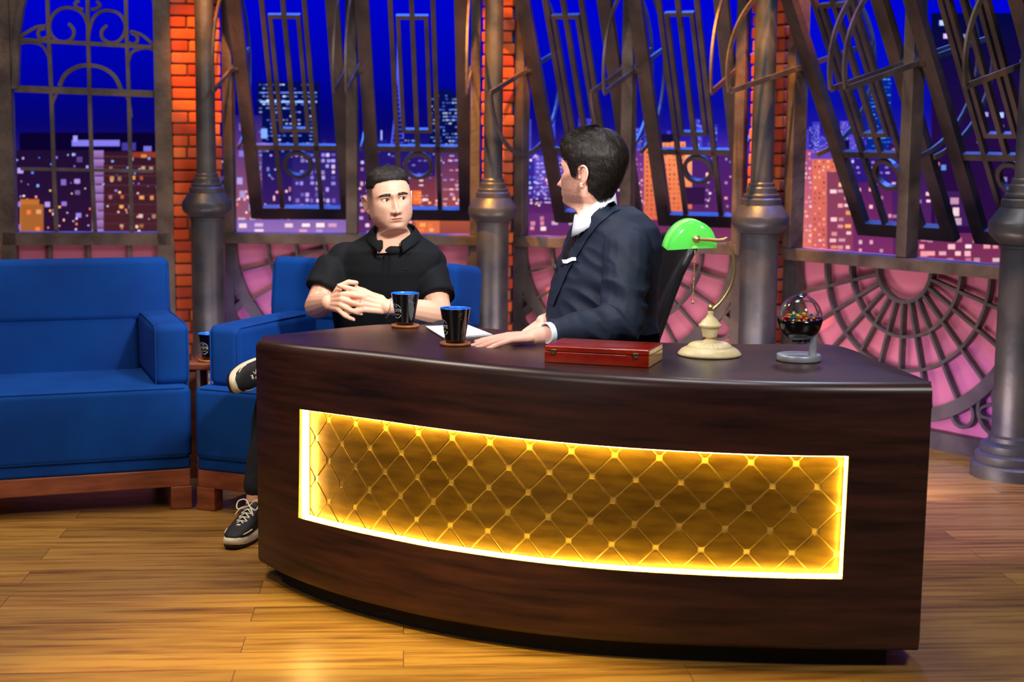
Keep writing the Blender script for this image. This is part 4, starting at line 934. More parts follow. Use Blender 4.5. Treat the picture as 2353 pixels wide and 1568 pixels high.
class Head:
    def __init__(s, origin, yaw, pitch, tilt, scale, jaw=1., neck=1., nose=1., skin=(235, 180, 150), beard=0., gaze=(0, 0), zlow=-.225):
        s.o = Vector(origin); s.M = (Matrix.Rotation(yaw, 3, 'Z') @ Matrix.Rotation(tilt, 3, 'Y') @ Matrix.Rotation(pitch, 3, 'X'))*scale; s.jaw, s.neck, s.nose = jaw, neck, nose; s.skin = skin; s.beard = beard; s.zlow = zlow; s.scale = scale; s.gaze = gaze
        s.Mn = np.array(s.M)
    def surf(s, th, z, feat=True):
        th = np.asarray(th, float); z = np.asarray(z, float)+0*th; x, y, zz = head_pos(th, z, s.jaw, s.neck); fr = ease((np.cos(th)-.10)/.35)
        m = 0*x
        if feat: d, m = face_feat(x, y, zz, fr, s.nose); y = y-d
        return np.stack([x, y, zz], -1), m
    def world(s, P, neckfix=True):
        P = np.asarray(P, float); Q = P @ s.Mn.T + np.array(s.o); return Q
    def build(s, mb, cols):
        nc, nr = 300, 330; u = np.linspace(-1, 1, nc, endpoint=False); th = PI*np.sign(u)*(.38*np.abs(u)+.62*np.abs(u)**2.2)
        zt = np.concatenate([.1185-.03*np.linspace(0, 1, 40)**1.6, np.linspace(.088, .02, 40), np.linspace(.0195, -.102, 190), np.linspace(-.103, -.13, 30), np.linspace(-.135, s.zlow, 30)])
        T, Z = np.meshgrid(th, zt); P, m = s.surf(T, Z)
        top = zt[0]; Pw = s.world(P.reshape(-1, 3)).reshape(P.shape)
        mb.grid([[tuple(p) for p in r] for r in Pw], closev=True); mb.add([tuple(p) for p in Pw[0]], [tuple(reversed(range(len(th))))])
        x, y, z = P[..., 0], P[..., 1], P[..., 2]; base = np.array(lin(*s.skin)[:3]); C = np.ones(P.shape)*base
        fr = ease((np.cos(T)-.1)/.3)
        def tint(mask, rgb, a): nonlocal C; k = (mask*a)[..., None]; C = C*(1-k)+np.array(lin(*rgb)[:3])*k
        tint(fr*G(x, .040)*G(z+.03, .02)*(G(np.abs(x)-.042, .014)), (222, 130, 110), .35); tint(fr*G(x, .01)*G(z+.046, .009), (225, 140, 118), .4)
        lipu = fr*ease((.0225-np.abs(x))/.003)*ease((z+.0815-.0095*(np.abs(x)/.022)**2)/.0014)*ease((-.0652-.0058*(np.abs(x)/.022)**1.5-z)/.0014)
        tint(lipu, (204, 108, 98), .65); tint(fr*ease((.022-np.abs(x))/.003)*G(z+.0718, .0009), (96, 36, 34), .9)
        tint(fr*G(np.abs(x)-.0065, .0026)*G(z+.0535, .0022), (70, 26, 22), .9)
        ex = np.abs(x)-.0312; tint(fr*G(np.abs(z-.0048+.0045*(ex/.015)**2), .0008)*ease((.0155-np.abs(ex))/.002)*(z > -.001), (40, 24, 20), .85)
        nz = np.array([[noise.noise(Vector((a*900, b*900, c*900))) for a, b, c in r[::1]] for r in P]) if s.beard else 0
        bz = ease((np.abs(x)*.55-.040-z)/.016)*ease((z+.125)/.012)*ease((np.cos(T)+.22)/.2)*np.clip(1-lipu*1.2, 0, 1)
        mous = fr*G(z+.0605, .0055)*ease((.028-np.abs(x))/.008)
        if s.beard: tint(np.clip(np.maximum(bz*(1-fr*G(x, .02)*G(z+.06, .012)), mous), 0, 1)*(.72+.5*nz), (78, 48, 38), s.beard)
        else: tint(np.maximum(bz*.8, mous), (150, 120, 112), .38)
        if getattr(s, 'fade', 0): tint(ease((np.abs(T)-.98)/.2)*ease((Z+.045)/.09)*(Z < .09), (52, 38, 32), .85)
        cols.extend([tuple(c) for c in C.reshape(-1, 3)]); cols.extend([tuple(c) for c in C[0]])
    def ear(s, mb, cols, side):
        b = MB(); X = side
        def e(a, v, o): return (X*(.0735+o), .012+a, -.012+v)        # a backwards, v up, o outwards
        out = [(-.008, -.002, .004), (-.006, .016, .008), (.002, .029, .013), (.014, .033, .017), (.025, .026, .019), (.029, .012, .018), (.025, -.004, .015), (.017, -.017, .011), (.008, -.025, .007)]
        b.tube([e(*p) for p in smooth2(out, 4)], .0036, 8); b.ell(e(.004, -.027, .006), (.004, .0075, .0095), n=8)
        b.tube([e(*p) for p in smooth2([(.006, .020, .010), (.015, .021, .013), (.019, .010, .0135), (.016, -.004, .012), (.008, -.014, .009)], 4)], .0034, 8)
        b.ell(e(.010, .004, .006), (.0055, .019, .028), Matrix.Rotation(X*-.45, 3, 'Z'), n=10); b.ell(e(-.006, -.004, .004), (.004, .004, .006), n=8)
        co, nn, fs = fuse_mesh(b, .0011, 4); mb.add([tuple(p) for p in s.world(co)], fs)
        base = np.array(lin(*s.skin)[:3]); red = np.array(lin(222, 104, 84)[:3]); cc = np.clip((.084-np.abs(co[:, 0]))/.012, 0, .8)[:, None]
        cols.extend([tuple(c) for c in base*(1-cc*.7)+red*cc*.7])
    def eye_centre(s, side):
        P, _ = s.surf(np.array([math.asin(min(.99, (.0312/.0775)**1.075))]), np.array([0.])); base = -(prof_i(HF, 0.)*abs(math.cos(math.asin((.0312/.0775)**1.075)))**.93)
        return Vector((side*.0312, base+.0085+.0128-.0028, .0))
    def eyes(s, parent):
        for side in (-1, 1):
            c = s.eye_centre(side); b = MB(); n = 28; R = .0125; gx, gz = s.gaze; g = Vector((math.sin(gx)*math.cos(gz), -math.cos(gx)*math.cos(gz), math.sin(gz)))
            q_ = g.to_track_quat('Z', 'Y').to_matrix(); P = []; cc = []
            angs = [0, .08, .16, .19, .22, .3, .38, .44, .47, .5, .54, .6, .8, 1.0, 1.3, 1.7, 2.2, 2.8, PI]
            for a in angs:
                rr = R*(1+.05*G(a, .3)); P.append([tuple(s.world(np.array(c + q_ @ Vector((rr*math.sin(a)*math.cos(2*PI*k/n), rr*math.sin(a)*math.sin(2*PI*k/n), rr*math.cos(a)))))) for k in range(n)])
                col = (6, 4, 4) if a < .18 else (74, 44, 26) if a < .42 else (24, 14, 10) if a < .49 else (225, 216, 210)
                cc += [lin(*col)]*n
            b.grid(P, closev=True); o = b.build('eyeball', vmat('eye_surface', .08, spec=.6), parent); setcol(o, cc)
    def brows(s, parent, rgb, thick=1., lift=(0, 0)):
        for side in (-1, 1):
            b = MB(); N = 420
            for k in range(N):
                t = random.random(); u = (random.random()-.5); xx = .013+.038*t; hh = (.0068*(1-t)**.6+.0016)*thick
                zc = .0155+.0062*math.sin(t*2.3)-.0045*t + u*hh + lift[0 if side < 0 else 1]
                th = side*math.asin(min(.98, (xx/.0775)**1.075)); P, _ = s.surf(np.array([th]), np.array([zc])); p = P[0]+np.array([0, -.0008, 0])
                dr = np.array([side*(.0045+.001*t), .0015*t, (.0022*(1-1.6*t))])*random.uniform(.7, 1.2)
                q0, q1 = s.world(p), s.world(p+dr+np.array([0, -.0005, 0])); sd = s.Mn @ np.array([.0, 0, .00032])
                b.add([tuple(q0-sd), tuple(q0+sd), tuple(q1)], [(0, 1, 2)], 0, False)
            b.build('eyebrow', mat('brow_hair', rgb, .7), parent)
    def scalp_normals(s, th, z):
        e = 1e-3; P0, _ = s.surf(th, z, False); Pa, _ = s.surf(th+.01, z, False); Pb, _ = s.surf(th, z-e, False)
        n = np.cross(Pb-P0, Pa-P0); n /= np.maximum(np.linalg.norm(n, axis=-1, keepdims=True), 1e-9)
        out = P0-np.array([0, .01, .0]); flip = np.sign((n*out).sum(-1, keepdims=True)); flip[flip == 0] = 1; return n*flip
def hair_shell(h, parent, material, edge, thick, rough_amp, comb, name='hair', strands=0, slen=.02, swid=.0007, lift=.35, nr=150, nc=220):
    """edge(th) lowest z that carries hair; thick(th, z) depth of the hair; comb(P, N) direction of growth"""
    th = np.linspace(-PI, PI, nc, endpoint=False); zt = np.concatenate([.1184-.03*np.linspace(0, 1, 50)**1.5, np.linspace(.088, -.11, nr-50)])
    T, Z = np.meshgrid(th, zt); E = edge(T); Zc = np.maximum(Z, E); P, _ = h.surf(T, Zc, False); N = h.scalp_normals(T, Zc)
    t = thick(T, Zc)*ease((Zc-E)/.014+.0)
    D = comb(P, N)
    nz = np.array([[noise.noise(Vector((p[0]*55+d[0]*9, p[1]*55, p[2]*55)))+.6*noise.noise(Vector((p[0]*140, p[1]*140, p[2]*70))) for p, d in zip(r, dr)] for r, dr in zip(P, D)])
    Q = P+N*(t*(1+rough_amp*nz))[..., None]-N*(.0012*(t < .0004))[..., None]
    b = MB(); Qw = h.world(Q.reshape(-1, 3)).reshape(Q.shape); b.grid([[tuple(p) for p in r] for r in Qw], closev=True); b.add([tuple(p) for p in Qw[0]], [tuple(reversed(range(nc)))])
    o = b.build(name, material, parent)
    if strands:
        b = MB(); V = []; Fc = []; k = 0; tries = 0
        ths = RNG.uniform(-PI, PI, strands*3); zs_ = RNG.uniform(-.1, .1183, strands*3); zs_ = np.where(RNG.random(strands*3) < .35, .1183-.04*RNG.random(strands*3)**2, zs_)
        E = edge(ths); ok = zs_ > E; ths, zs_, E = ths[ok][:strands], zs_[ok][:strands], E[ok][:strands]
        P, _ = h.surf(ths, zs_, False); N = h.scalp_normals(ths, zs_); tt = thick(ths, zs_)*ease((zs_-E)/.012+.1); D = comb(P, N)
        D = D-N*(D*N).sum(-1, keepdims=True); D /= np.maximum(np.linalg.norm(D, axis=-1, keepdims=True), 1e-6)
        for i in range(len(ths)):
            L = slen*random.uniform(.6, 1.3)*min(1, .4+tt[i]/.012); p = P[i]+N[i]*tt[i]*random.uniform(.75, 1.0); d = D[i]; nrm = N[i]; side = np.cross(d, nrm)
            wob = np.array([noise.noise(Vector(tuple(P[i]*30)))])[0]; d = d+side*(.5*wob+random.uniform(-.15, .15))
            for sgm in range(4):
                t_ = sgm/3; c = p+d*L*t_+nrm*L*(lift*t_-lift*1.15*t_*t_)+side*L*.12*math.sin(3*t_+wob*6); ww = side*swid*(1-.85*t_)
                q0, q1 = h.world(c-ww), h.world(c+ww); V += [tuple(q0), tuple(q1)]
                if sgm: Fc.append((k, k+1, k+3, k+2)); k += 2
            k += 2
        b.add(V, Fc, 0, True); b.build('hair_strands', material, o)
    return o

def hand(mb, wrist, fdir, up, side, curls, spread=(0., 0., 0., 0.), thumb=None, sc=1., thick=1., lens=(1, 1, 1, 1)):
    """fdir towards the fingers, up = back of the hand, side towards the thumb; curls per finger (3 bends, radians)"""
    wrist = Vector(wrist); f = Vector(fdir).normalized(); u = Vector(up); u = (u-f*u.dot(f)).normalized(); s_ = f.cross(u); 
    if s_.dot(Vector(side)) < 0: s_ = -s_
    P = lambda a, b_, c: wrist+(f*a+s_*b_+u*c)*sc
    k = sc
    for off, r0, r1 in ((.026, .0125, .0118), (.009, .0135, .0122), (-.009, .0132, .0118), (-.026, .0115, .0105)):
        mb.cap(P(.012, off*.62, 0), r0*k*1.15, P(.082-abs(off)*.12-(.006 if off < -.02 else 0), off, 0), r1*k*1.0)
    mb.ell(P(.045, 0, -.003), (.030*k, .040*k, .0145*k), Matrix((s_, f, u)).transposed(), n=10)
    nails = []
    base = [(.088, .0285, .046, .026, .021, .0092), (.092, .0095, .051, .030, .022, .0096), (.088, -.0095, .047, .028, .021, .0092), (.079, -.028, .037, .021, .019, .0082)]
    for i, (a0, b0, l1, l2, l3, r) in enumerate(base):
        p = P(a0-.006, b0, 0); ang = 0; d = f*math.cos(spread[i])+s_*math.sin(spread[i]); mb.cap(P(a0-.035, b0*.9, .0), r*k*1.05, p, r*k*1.12)
        rr = r*k*1.08*thick
        for j, l in enumerate((l1, l2, l3)):
            ang += curls[i][j]; dd = d*math.cos(ang)-u*math.sin(ang); q = p+dd*l*k*lens[i]; mb.cap(p, rr, q, rr*.93); 
            if j < 2: mb.ell(q, rr*1.0, n=8)
            p = q; rr *= .92
        nails.append((p, dd, d.cross(dd) if False else (u*math.cos(ang)+d*math.sin(ang)), rr))
    if thumb:
        a, b_, c = P(.022, .024, -.004), None, None; d1, d2, d3 = thumb
        def w_(d): return (f*d[0]+s_*d[1]+u*d[2]).normalized()
        p1 = a+w_(d1)*.040*k; p2 = p1+w_(d2)*.034*k; p3 = p2+w_(d3)*.026*k
        mb.cap(P(.008, .012, -.002), .0135*k, a, .0145*k); mb.cap(a, .0148*k, p1, .0118*k); mb.cap(p1, .0112*k, p2, .0102*k); mb.cap(p2, .0102*k, p3, .0088*k)
        nails.append((p3, w_(d3), u, .009*k))
    return nails
def nail_mesh(nails, name, parent, material):
    for p, d, u, r in nails:
        b = MB(); d = Vector(d).normalized(); u = Vector(u); u = (u-d*u.dot(d)).normalized(); s_ = d.cross(u); b.ell(p+u*r*.62+d*r*.15, (r*.62, r*.80, r*.42), Matrix((s_, d, u)).transposed(), n=7); b.build(name, material, parent)

def folds(amp, freq, stretch=(1, 1, 1), seed=0., ridge=True, mask=None):
    def fn(co, nn):
        out = co.copy(); st = np.array(stretch)
        q_ = co*st*freq+seed
        v = np.array([noise.noise(Vector(tuple(p))) for p in q_]); w2 = np.array([noise.noise(Vector(tuple(p*2.3+5))) for p in q_])
        d = (1-np.abs(v)*2.2 if ridge else v)*amp + w2*amp*.35
        if mask is not None: d = d*mask(co)
        return out+nn*d[:, None]
    return fn
def smooth_bump(co, mesh_nn, centre, radius): pass
SKIN = vmat('skin', .45, spec=.4, sss=.12, bump=.12, bscale=700)
HAIRM = mat('near_black_hair', (16, 11, 10), .55, 0, .3, (30, 21, 17), 60)
HAIRG = mat('short_black_hair', (20, 16, 15), .6, 0, .4, (38, 31, 28), 80)
NAILM = mat('fingernail', (232, 176, 160), .3)

# ---------------- guest
GY = 6.0; gh = W(895, 459, GY)
gs = (240, 188, 162)
H1 = Head((gh.x, gh.y, gh.z), math.radians(17), math.radians(-3), math.radians(-6), 1.045, jaw=1.12, neck=1.14, nose=.95, skin=gs, gaze=(math.radians(26), math.radians(4)), zlow=-.19)
H1.fade = 1
body = MB(); bc = []
H1.build(body, bc); H1.ear(body, bc, -1); H1.ear(body, bc, 1)
def add_fused(mb_, cols_, src, voxel, smooth, rgb, red=None):
    co, nn, fs = fuse_mesh(src, voxel, smooth); mb_.add([tuple(p) for p in co], fs); c = np.ones((len(co), 3))*np.array(lin(*rgb)[:3])
    for p, r, cc, a in (red or []):
        k = (np.exp(-(np.linalg.norm(co-np.array(p), axis=1)/r)**2)*a)[:, None]; c = c*(1-k)+np.array(lin(*cc)[:3])*k
    cols_.extend([tuple(x) for x in c]); return co
chestc = W(893, 600, 6.08)
# arms: shoulder, elbow, wrist
shR, elR, wrR = W(778, 600, 6.10), W(728, 704, 6.00), W(757, 696, 5.80)      # his right arm, on the left of the picture
shL, elL, wrL = W(985, 615, 6.10), W(1010, 722, 5.97), W(888, 706, 5.76)
ar = MB()
ar.chain([shR+Vector((0, 0, -.03)), shR.lerp(elR, .5), elR], [.040, .054, .047]); ar.chain([elR, elR.lerp(wrR, .35), wrR], [.048, .047, .033])
ar.chain([shL, shL.lerp(elL, .5), elL], [.050, .054, .047]); ar.chain([elL, elL.lerp(wrL, .3), wrL+Vector((.02, .012, 0))], [.048, .048, .031]); ar.cap(wrL+Vector((.02, .012, 0)), .030, wrL, .028)
Rf = Vector((.80, -.50, .08)); Lf = Vector((-.93, -.22, .24))
nl = []
nl += hand(ar, wrL, Lf, (.05, -.93, .36), (0, 0, 1), [(.04, .12, .08), (.45, .75, .3), (.30, .50, .25), (.12, .38, .2)], (.10, .0, -.14, -.30), thumb=((.75, .35, -.75), (.9, .3, -.2), (1, .1, 0)), sc=1.10, thick=1.04, lens=(.95, .9, .85, .85))
nl += hand(ar, wrR, (.56, -.74, .10), (-.80, -.55, .25), (0, 0, 1), [(.75, .40, .15), (.80, .45, .25), (.75, .45, .25), (.70, .45, .25)], (.05, -.24, -.50, -.78), thumb=((.45, .85, -.1), (.55, .55, -.6), (.5, .05, -.85)), sc=1.06, thick=1.04, lens=(.85, .8, .8, .8))
ft = WZ(552, 1240, .05); ank = Vector((-.942, 5.63, .10)); crossf = W(620, 838, 5.66)
hipc = Vector((gh.x-.01, 6.24, .61)); kneeR = Vector((-.86, 5.72, .58)); kneeL = Vector((-.22, 5.76, .72))
nkc = Vector((gh.x+.005, 6.05, 1.04)); ar.cap(nkc, .05, Vector((gh.x, 6.08, .95)), .10); ar.cap(Vector((gh.x, 6.08, .95)), .11, hipc+Vector((0, -.02, .05)), .10)
ar.cap(Vector((gh.x, 6.09, .93)), .07, shR+Vector((.03, 0, -.03)), .035); ar.cap(Vector((gh.x, 6.09, .93)), .07, shL+Vector((-.03, 0, -.03)), .035)
ar.chain([hipc, kneeR, ank+Vector((.012, .015, .10)), ank+Vector((0, 0, -.02))], [.06, .045, .038, .034]); ar.chain([hipc, kneeL, crossf+Vector((.12, .02, .015)), crossf+Vector((.02, .02, 0))], [.06, .045, .038, .034])
add_fused(body, bc, ar, .003, 3, gs, [(elR, .07, (226, 150, 118), .5), (elL, .07, (226, 150, 118), .5), (wrL+Lf*.09, .05, (236, 158, 140), .5)])
guest = body.build('person', SKIN); setcol(guest, bc)
tag(guest, 'seated person in a black polo shirt with clasped hands, looking up to the side', 'person')
H1.eyes(guest); H1.brows(guest, (26, 18, 16), 1.5); nail_mesh(nl, 'fingernail', guest, NAILM)
def g_edge(T):
    a = np.abs(T); return np.where(a < .75, .066-.006*(a/.75)**2, np.where(a < 1.25, .060-.016*ease((a-.75)/.3), .044-.024*ease((a-1.7)/.8)))
def g_thick(T, Z): return .0010+.0050*ease((Z-.050)/.045)*(1+.25*np.cos(T))+.002*ease((Z-.02)/.03)
g_comb = lambda P, N: np.stack([P[..., 0]*2, -.6+0*P[..., 0], .3-P[..., 2]*2], -1)
hair_shell(H1, guest, HAIRG, g_edge, g_thick, .18, g_comb, strands=5200, slen=.010, swid=.0006, lift=.5)
# polo shirt
POLO = mat('black_pique_cotton', (4, 9, 17), .8, 0, .3, bump=.12, bscale=900)
nb_ = W(897, 556, 6.05); 
pb = MB(); X = Vector((1, -.06, 0)).normalized(); Yv = Vector((.06, 1, 0)).normalized()
def tr_(px, py, Y, ru, rv, dy=0): c = W(px, py, Y); return (c, X*ru, (Yv+Vector((0, 0, dy)))*rv)
pb.loft([tr_(882, 820, 6.20, .185, .125), tr_(882, 760, 6.18, .195, .135), tr_(884, 710, 6.15, .205, .14), tr_(888, 660, 6.12, .212, .138), tr_(892, 620, 6.10, .215, .128), tr_(895, 595, 6.09, .210, .115), tr_(897, 578, 6.08, .195, .10), tr_(898, 566, 6.07, .165, .095, .2), tr_(898, 557, 6.06, .125, .092, .4), tr_(898, 548, 6.05, .092, .085, .5), tr_(898, 541, 6.05, .080, .078, .5)], n=40, p=2.25)
for sh, el, sx in ((shR, elR, -1), (shL, elL, 1)):
    top = W(800 if sx < 0 else 980, 598 if sx < 0 else 606, 6.10); pb.ell(top, (.078, .080, .066)); pb.cap(top, .066, sh.lerp(el, .32), .069); pb.cap(W(898, 572, 6.08), .055, top, .058)
    d = (el-sh).normalized(); a = d.cross(Vector((0, 1, 0))).normalized(); bb_ = d.cross(a)
    e1 = sh.lerp(el, .12); e2 = sh.lerp(el, .66); pb.loft([(e1, a*.074, bb_*.074), (e2, a*.073, bb_*.072)], n=28)
shirt = fused('polo_shirt', pb, POLO, guest, .0055, 5, folds(.0065, 8, (1, 1, .6), 3.))
for sh, el in ((shR, elR), (shL, elL)):
    d = (el-sh).normalized(); a = d.cross(Vector((0, 1, 0))).normalized(); bb_ = d.cross(a); b = MB()
    c0, c1 = sh.lerp(el, .52), sh.lerp(el, .675); k = len([0])
    P = [[c+a*r*math.cos(2*PI*k/32)+bb_*r*math.sin(2*PI*k/32) for k in range(32)] for c, r in ((c0, .0735), (c0.lerp(c1, .1), .0765), (c1, .0755), (c1, .0715), (c0, .070))]
    b.grid(P, closev=True); b.build('sleeve_cuff', POLO, shirt)
def collar(path, hgt, outr, name, m, parent, thick_=.003):
    b = MB(); rows = []
    for (p, o_) in path:
        p, o_ = Vector(p), Vector(o_); rows.append([p-o_*.15*0, p+Vector((0, 0, hgt)), p+Vector((0, 0, hgt+.002))+o_*.004, p+Vector((0, 0, hgt*.4))+o_*outr*.7, p+Vector((0, 0, -hgt*.15))+o_*outr, p+Vector((0, 0, -hgt*.15-.003))+o_*(outr-.003), p+o_*.004])
    b.grid(rows, closev=True); b.add(rows[0], [tuple(range(7))]); b.add(rows[-1], [tuple(reversed(range(7)))]); return b.build(name, m, parent, sub=1)
# collar round the neck, open in front
nc_ = Vector((gh.x+.012, 6.055, 0)); path = []
for k in range(25):
    a = math.radians(-62+304*k/24)-PI/2*0; an = math.radians(-62+(304)*k/24)
    # 0 deg = right, going round the back
    t = abs(k-12)/12; z = 1.098-.062*t**2.2; rx, ry = .082-.010*t**3, .080; c_ = Vector((math.cos(an), math.sin(an), 0)); fwd = -.020*t**3
    path.append((nc_+Vector((rx*c_.x, ry*c_.y+fwd, z)), (c_+Vector((0, -.25*t*t, -.35*t*t))).normalized()))
collar(path, .030, .030, 'collar', POLO, shirt)
from mathutils.bvhtree import BVHTree
def caster(ob):
    m_ = ob.data; t_ = BVHTree.FromPolygons([v.co for v in m_.vertices], [tuple(p.vertices) for p in m_.polygons])
    def f_(px, py, lift=.004):
        h_ = t_.ray_cast(Vector((0, 0, CH)), ray(px, py).normalized()); return None if h_[0] is None else h_[0]+h_[1]*lift
    return f_
on_shirt = caster(shirt)
b = MB()
for dx in (0, 13): b.tube([on_shirt(x+dx, y, .0008) for x, y in ((884, 582), (882, 600), (879, 620), (877, 642))], .0011, 6)
b.build('placket', POLO, shirt)
b = MB(); b.ell(on_shirt(868, 566, .006), (.0035, .002, .0035), n=6); b.build('button', mat('grey_button', (150, 150, 154), .3), shirt)
b = MB(); mc = on_shirt(874, 589, .007); b.ell(mc, (.007, .005, .0045), n=8); b.tube([mc+Vector((-.012, 0, .003)), mc+Vector((-.005, -.005, -.005)), mc+Vector((.004, -.005, -.007)), mc+Vector((.011, 0, .003))], .0013, 6); b.build('lapel_microphone', mat('black_plastic_mic', (40, 40, 44), .25), shirt)
b = MB(); lgc = on_shirt(931, 620, .001); b.tube([lgc+Vector((-.011, 0, -.001)), lgc+Vector((-.004, 0, .002)), lgc+Vector((.003, 0, 0)), lgc+Vector((.011, 0, .002))], .0026, 8, flat=.5); b.tube([lgc+Vector((-.007, 0, .004)), lgc+Vector((0, 0, .005))], .0013, 6); b.build('embroidered_patch', mat('dark_embroidery', (16, 26, 34), .6), shirt)
# jeans
JN = mat('dark_denim', (20, 24, 32), .8, 0, .3, (34, 38, 48), 200, bump=.1, bscale=600)
jb = MB(); 
jb.ell(hipc, (.18, .12, .11)); jb.cap(hipc+Vector((-.09, -.02, 0)), .095, kneeR, .070); jb.cap(hipc+Vector((.09, -.02, .02)), .095, kneeL, .068)
jb.chain([kneeR, kneeR.lerp(ank+Vector((.012, .015, .10)), .45), ank+Vector((.008, .012, .085))], [.066, .064, .048])
jb.chain([kneeL, kneeL.lerp(crossf, .45), crossf+Vector((.075, .02, .01))], [.066, .064, .050])
fused('jeans', jb, JN, guest, .007, 4, folds(.004, 12, (1, 1, .6), 9))
# shoes
def shoe(toe_dir, up_dir, ankle, name='shoe'):
    f = Vector(toe_dir).normalized(); u = Vector(up_dir); u = (u-f*u.dot(f)).normalized(); s_ = f.cross(u); O = Vector(ankle)
    P = lambda a, b_, c: O+f*a+s_*b_+u*c
    BK_ = mat('black_nubuck', (20, 20, 24), .7, bump=.1, bscale=500); SOLE = mat('off_white_rubber', (226, 216, 190), .5); OUT = mat('black_rubber', (10, 10, 10), .6); LACE = mat('off_white_lace', (226, 220, 204), .7)
    def outline(k, n=40, ext=0.):
        o = []
        for i in range(n):
            a = 2*PI*i/n; ca, sa = math.cos(a), math.sin(a); x = .055+.148*ca; wv = .042*(1+.22*ca) if ca > -.3 else .042*(1-.06)
            o.append((x+(ext*ca), (wv*k+ext)*(abs(sa)**.8)*(1 if sa > 0 else -1)))
        return o
    b = MB(); r_ = lambda k, z, e=0.: [P(x, y, z+(.008*max(0, (x-.13)/.07)**2 if z < -.07 else 0)) for x, y in outline(k, ext=e)]
    def stack(mb_, lay): 
        mb_.grid([r_(k, z, e) for k, z, e in lay], closev=True); mb_.add(r_(*lay[0]), [tuple(range(40))]); mb_.add(r_(*lay[-1]), [tuple(reversed(range(40)))])
    stack(b, [(1, -.092, -.004), (1, -.090, 0), (1, -.078, .002)]); root_ = b.build(name, OUT, guest)
    b = MB(); stack(b, [(1, -.0785, .002), (1, -.070, .003), (1, -.054, .002), (1, -.050, -.003)]); b.build('midsole', SOLE, root_)
    ub = MB(); ub.loft([(P(x, 0, c), s_*w_, u*h) for x, c, w_, h in ((-.085, -.03, .022, .035), (-.07, -.018, .034, .045), (-.03, -.012, .038, .052), (.01, -.014, .039, .05), (.05, -.026, .042, .038), (.09, -.036, .045, .030), (.13, -.043, .044, .024), (.165, -.048, .037, .018), (.19, -.052, .02, .01))], n=28, p=2.3)
    fused('upper', ub, BK_, root_, .004, 3)
    b = MB(); arc = [(math.cos(a), math.sin(a)) for a in [math.radians(-100+200*k/16) for k in range(17)]]
    b.tube([P(.118+.066*c, .0455*s2, -.036-.010*max(0, c)) for c, s2 in arc], .0024, 6); b.build('toe_piping', SOLE, root_)
    b = MB()
    for k in range(5):
        x0 = .035+.020*k; z0 = .016-.0095*k
        for sg in (-1, 1): b.tube([P(x0, sg*.020, z0), P(x0+.010, 0, z0+.006), P(x0+.019, -sg*.020, z0-.008)], .0032, 6, flat=.6)
    for sg in (-1, 1):
        b.tube([P(*p) for p in smooth2([(.03, 0, .030), (.02, sg*.02, .05), (.035, sg*.042, .045), (.055, sg*.036, .022), (.035, sg*.005, .028)], 5)], .003, 6, flat=.6)
        b.tube([P(*p) for p in smooth2([(.032, 0, .030), (.06, sg*.02, .028), (.075, sg*.035, .006)], 5)], .0028, 6, flat=.6)
    b.build('laces', LACE, root_)
    return root_
shoe((-.25, -.92, 0), (0, 0, 1), Vector((ank.x, ank.y-.03, .0925)))
shoe((-.25, -.93, -.15), (.93, -.22, .25), crossf+Vector((-.002, .03, -.01)))
b = MB(); rc = wrL+Lf.normalized()*.104+Vector((0, -.004, -.014)); 
# ring and bracelet
def band(c, d, r0, n, rad, name, m, flat=None, beads=False):
    d = Vector(d).normalized(); a = d.cross(Vector((0, 0, 1))).normalized(); e = d.cross(a); bb_ = MB(); pts = [Vector(c)+a*r0*math.cos(2*PI*k/n)+e*r0*math.sin(2*PI*k/n) for k in range(n)]
    if beads:
        for p in pts: bb_.ell(p, rad, n=4)
    bb_.tube(pts, rad*(.7 if beads else 1), 6, closed=True); return bb_.build(name, m, guest)
band(rc, Lf, .0112, 28, .0022, 'ring', mat('gold_ring', (200, 170, 90), .2, 1.))
band(wrL+Vector((.008, .004, -.004)), Lf, .037, 44, .0022, 'bracelet', mat('silver_beads', (210, 214, 210), .25, .9), beads=True)

# ---------------- host
HY = 5.34; hh = W(1306, 386, HY)
hs = (238, 180, 160)
HYAW = math.radians(-121)
H2o = W(1355, 395, HY)
H2 = Head((H2o.x, H2o.y, H2o.z), HYAW, math.radians(-2), math.radians(0), 1.07, jaw=1.03, neck=1.0, nose=.9, skin=hs, zlow=-.185, beard=.85, gaze=(0, 0))
hb_ = MB(); hc = []
H2.build(hb_, hc); H2.ear(hb_, hc, -1); H2.ear(hb_, hc, 1)
wr2 = W(1228, 776, 4.98); wr2.z = ZT+.030
am = MB()
kn = Vector((-1, -.02, 0)); fdir2 = (W(1050, 795, 4.95)-W(1222, 775, 4.98)); fdir2.z = -.012
nl2 = hand(am, wr2, fdir2, (0, -.12, 1), (0, 1, 0), [(.16, .05, .05), (.18, .06, .05), (.18, .07, .05), (.2, .05, .03)], (.13, .03, -.09, -.24), thumb=((.6, .75, -.2), (.8, .5, -.2), (1, .2, 0)), sc=1.06)
sh2 = W(1442, 575, 5.20); el2 = W(1432, 742, 5.12); shF = W(1365, 560, 5.58); elF = W(1330, 720, 5.60)
am.chain([sh2, el2, wr2.lerp(el2, .25), wr2], [.05, .045, .030, .027]); ncx = Vector((H2o.x+.01, H2o.y, H2o.z-.19)); trx = W(1402, 620, 5.38); am.cap(ncx, .05, trx, .11); am.cap(trx, .10, Vector((.42, 5.5, .62)), .12); am.cap(trx, .06, sh2, .05); am.cap(trx, .06, shF, .05)
for kx, ky, ay in ((-.03, 5.58, 5.70), (.05, 5.82, 5.90)): am.chain([Vector((.42, 5.55, .62)), Vector((kx, ky+.12, .56)), Vector((kx-.02, ay, .12)), Vector((kx-.12, ay-.06, .05))], [.09, .055, .04, .03])
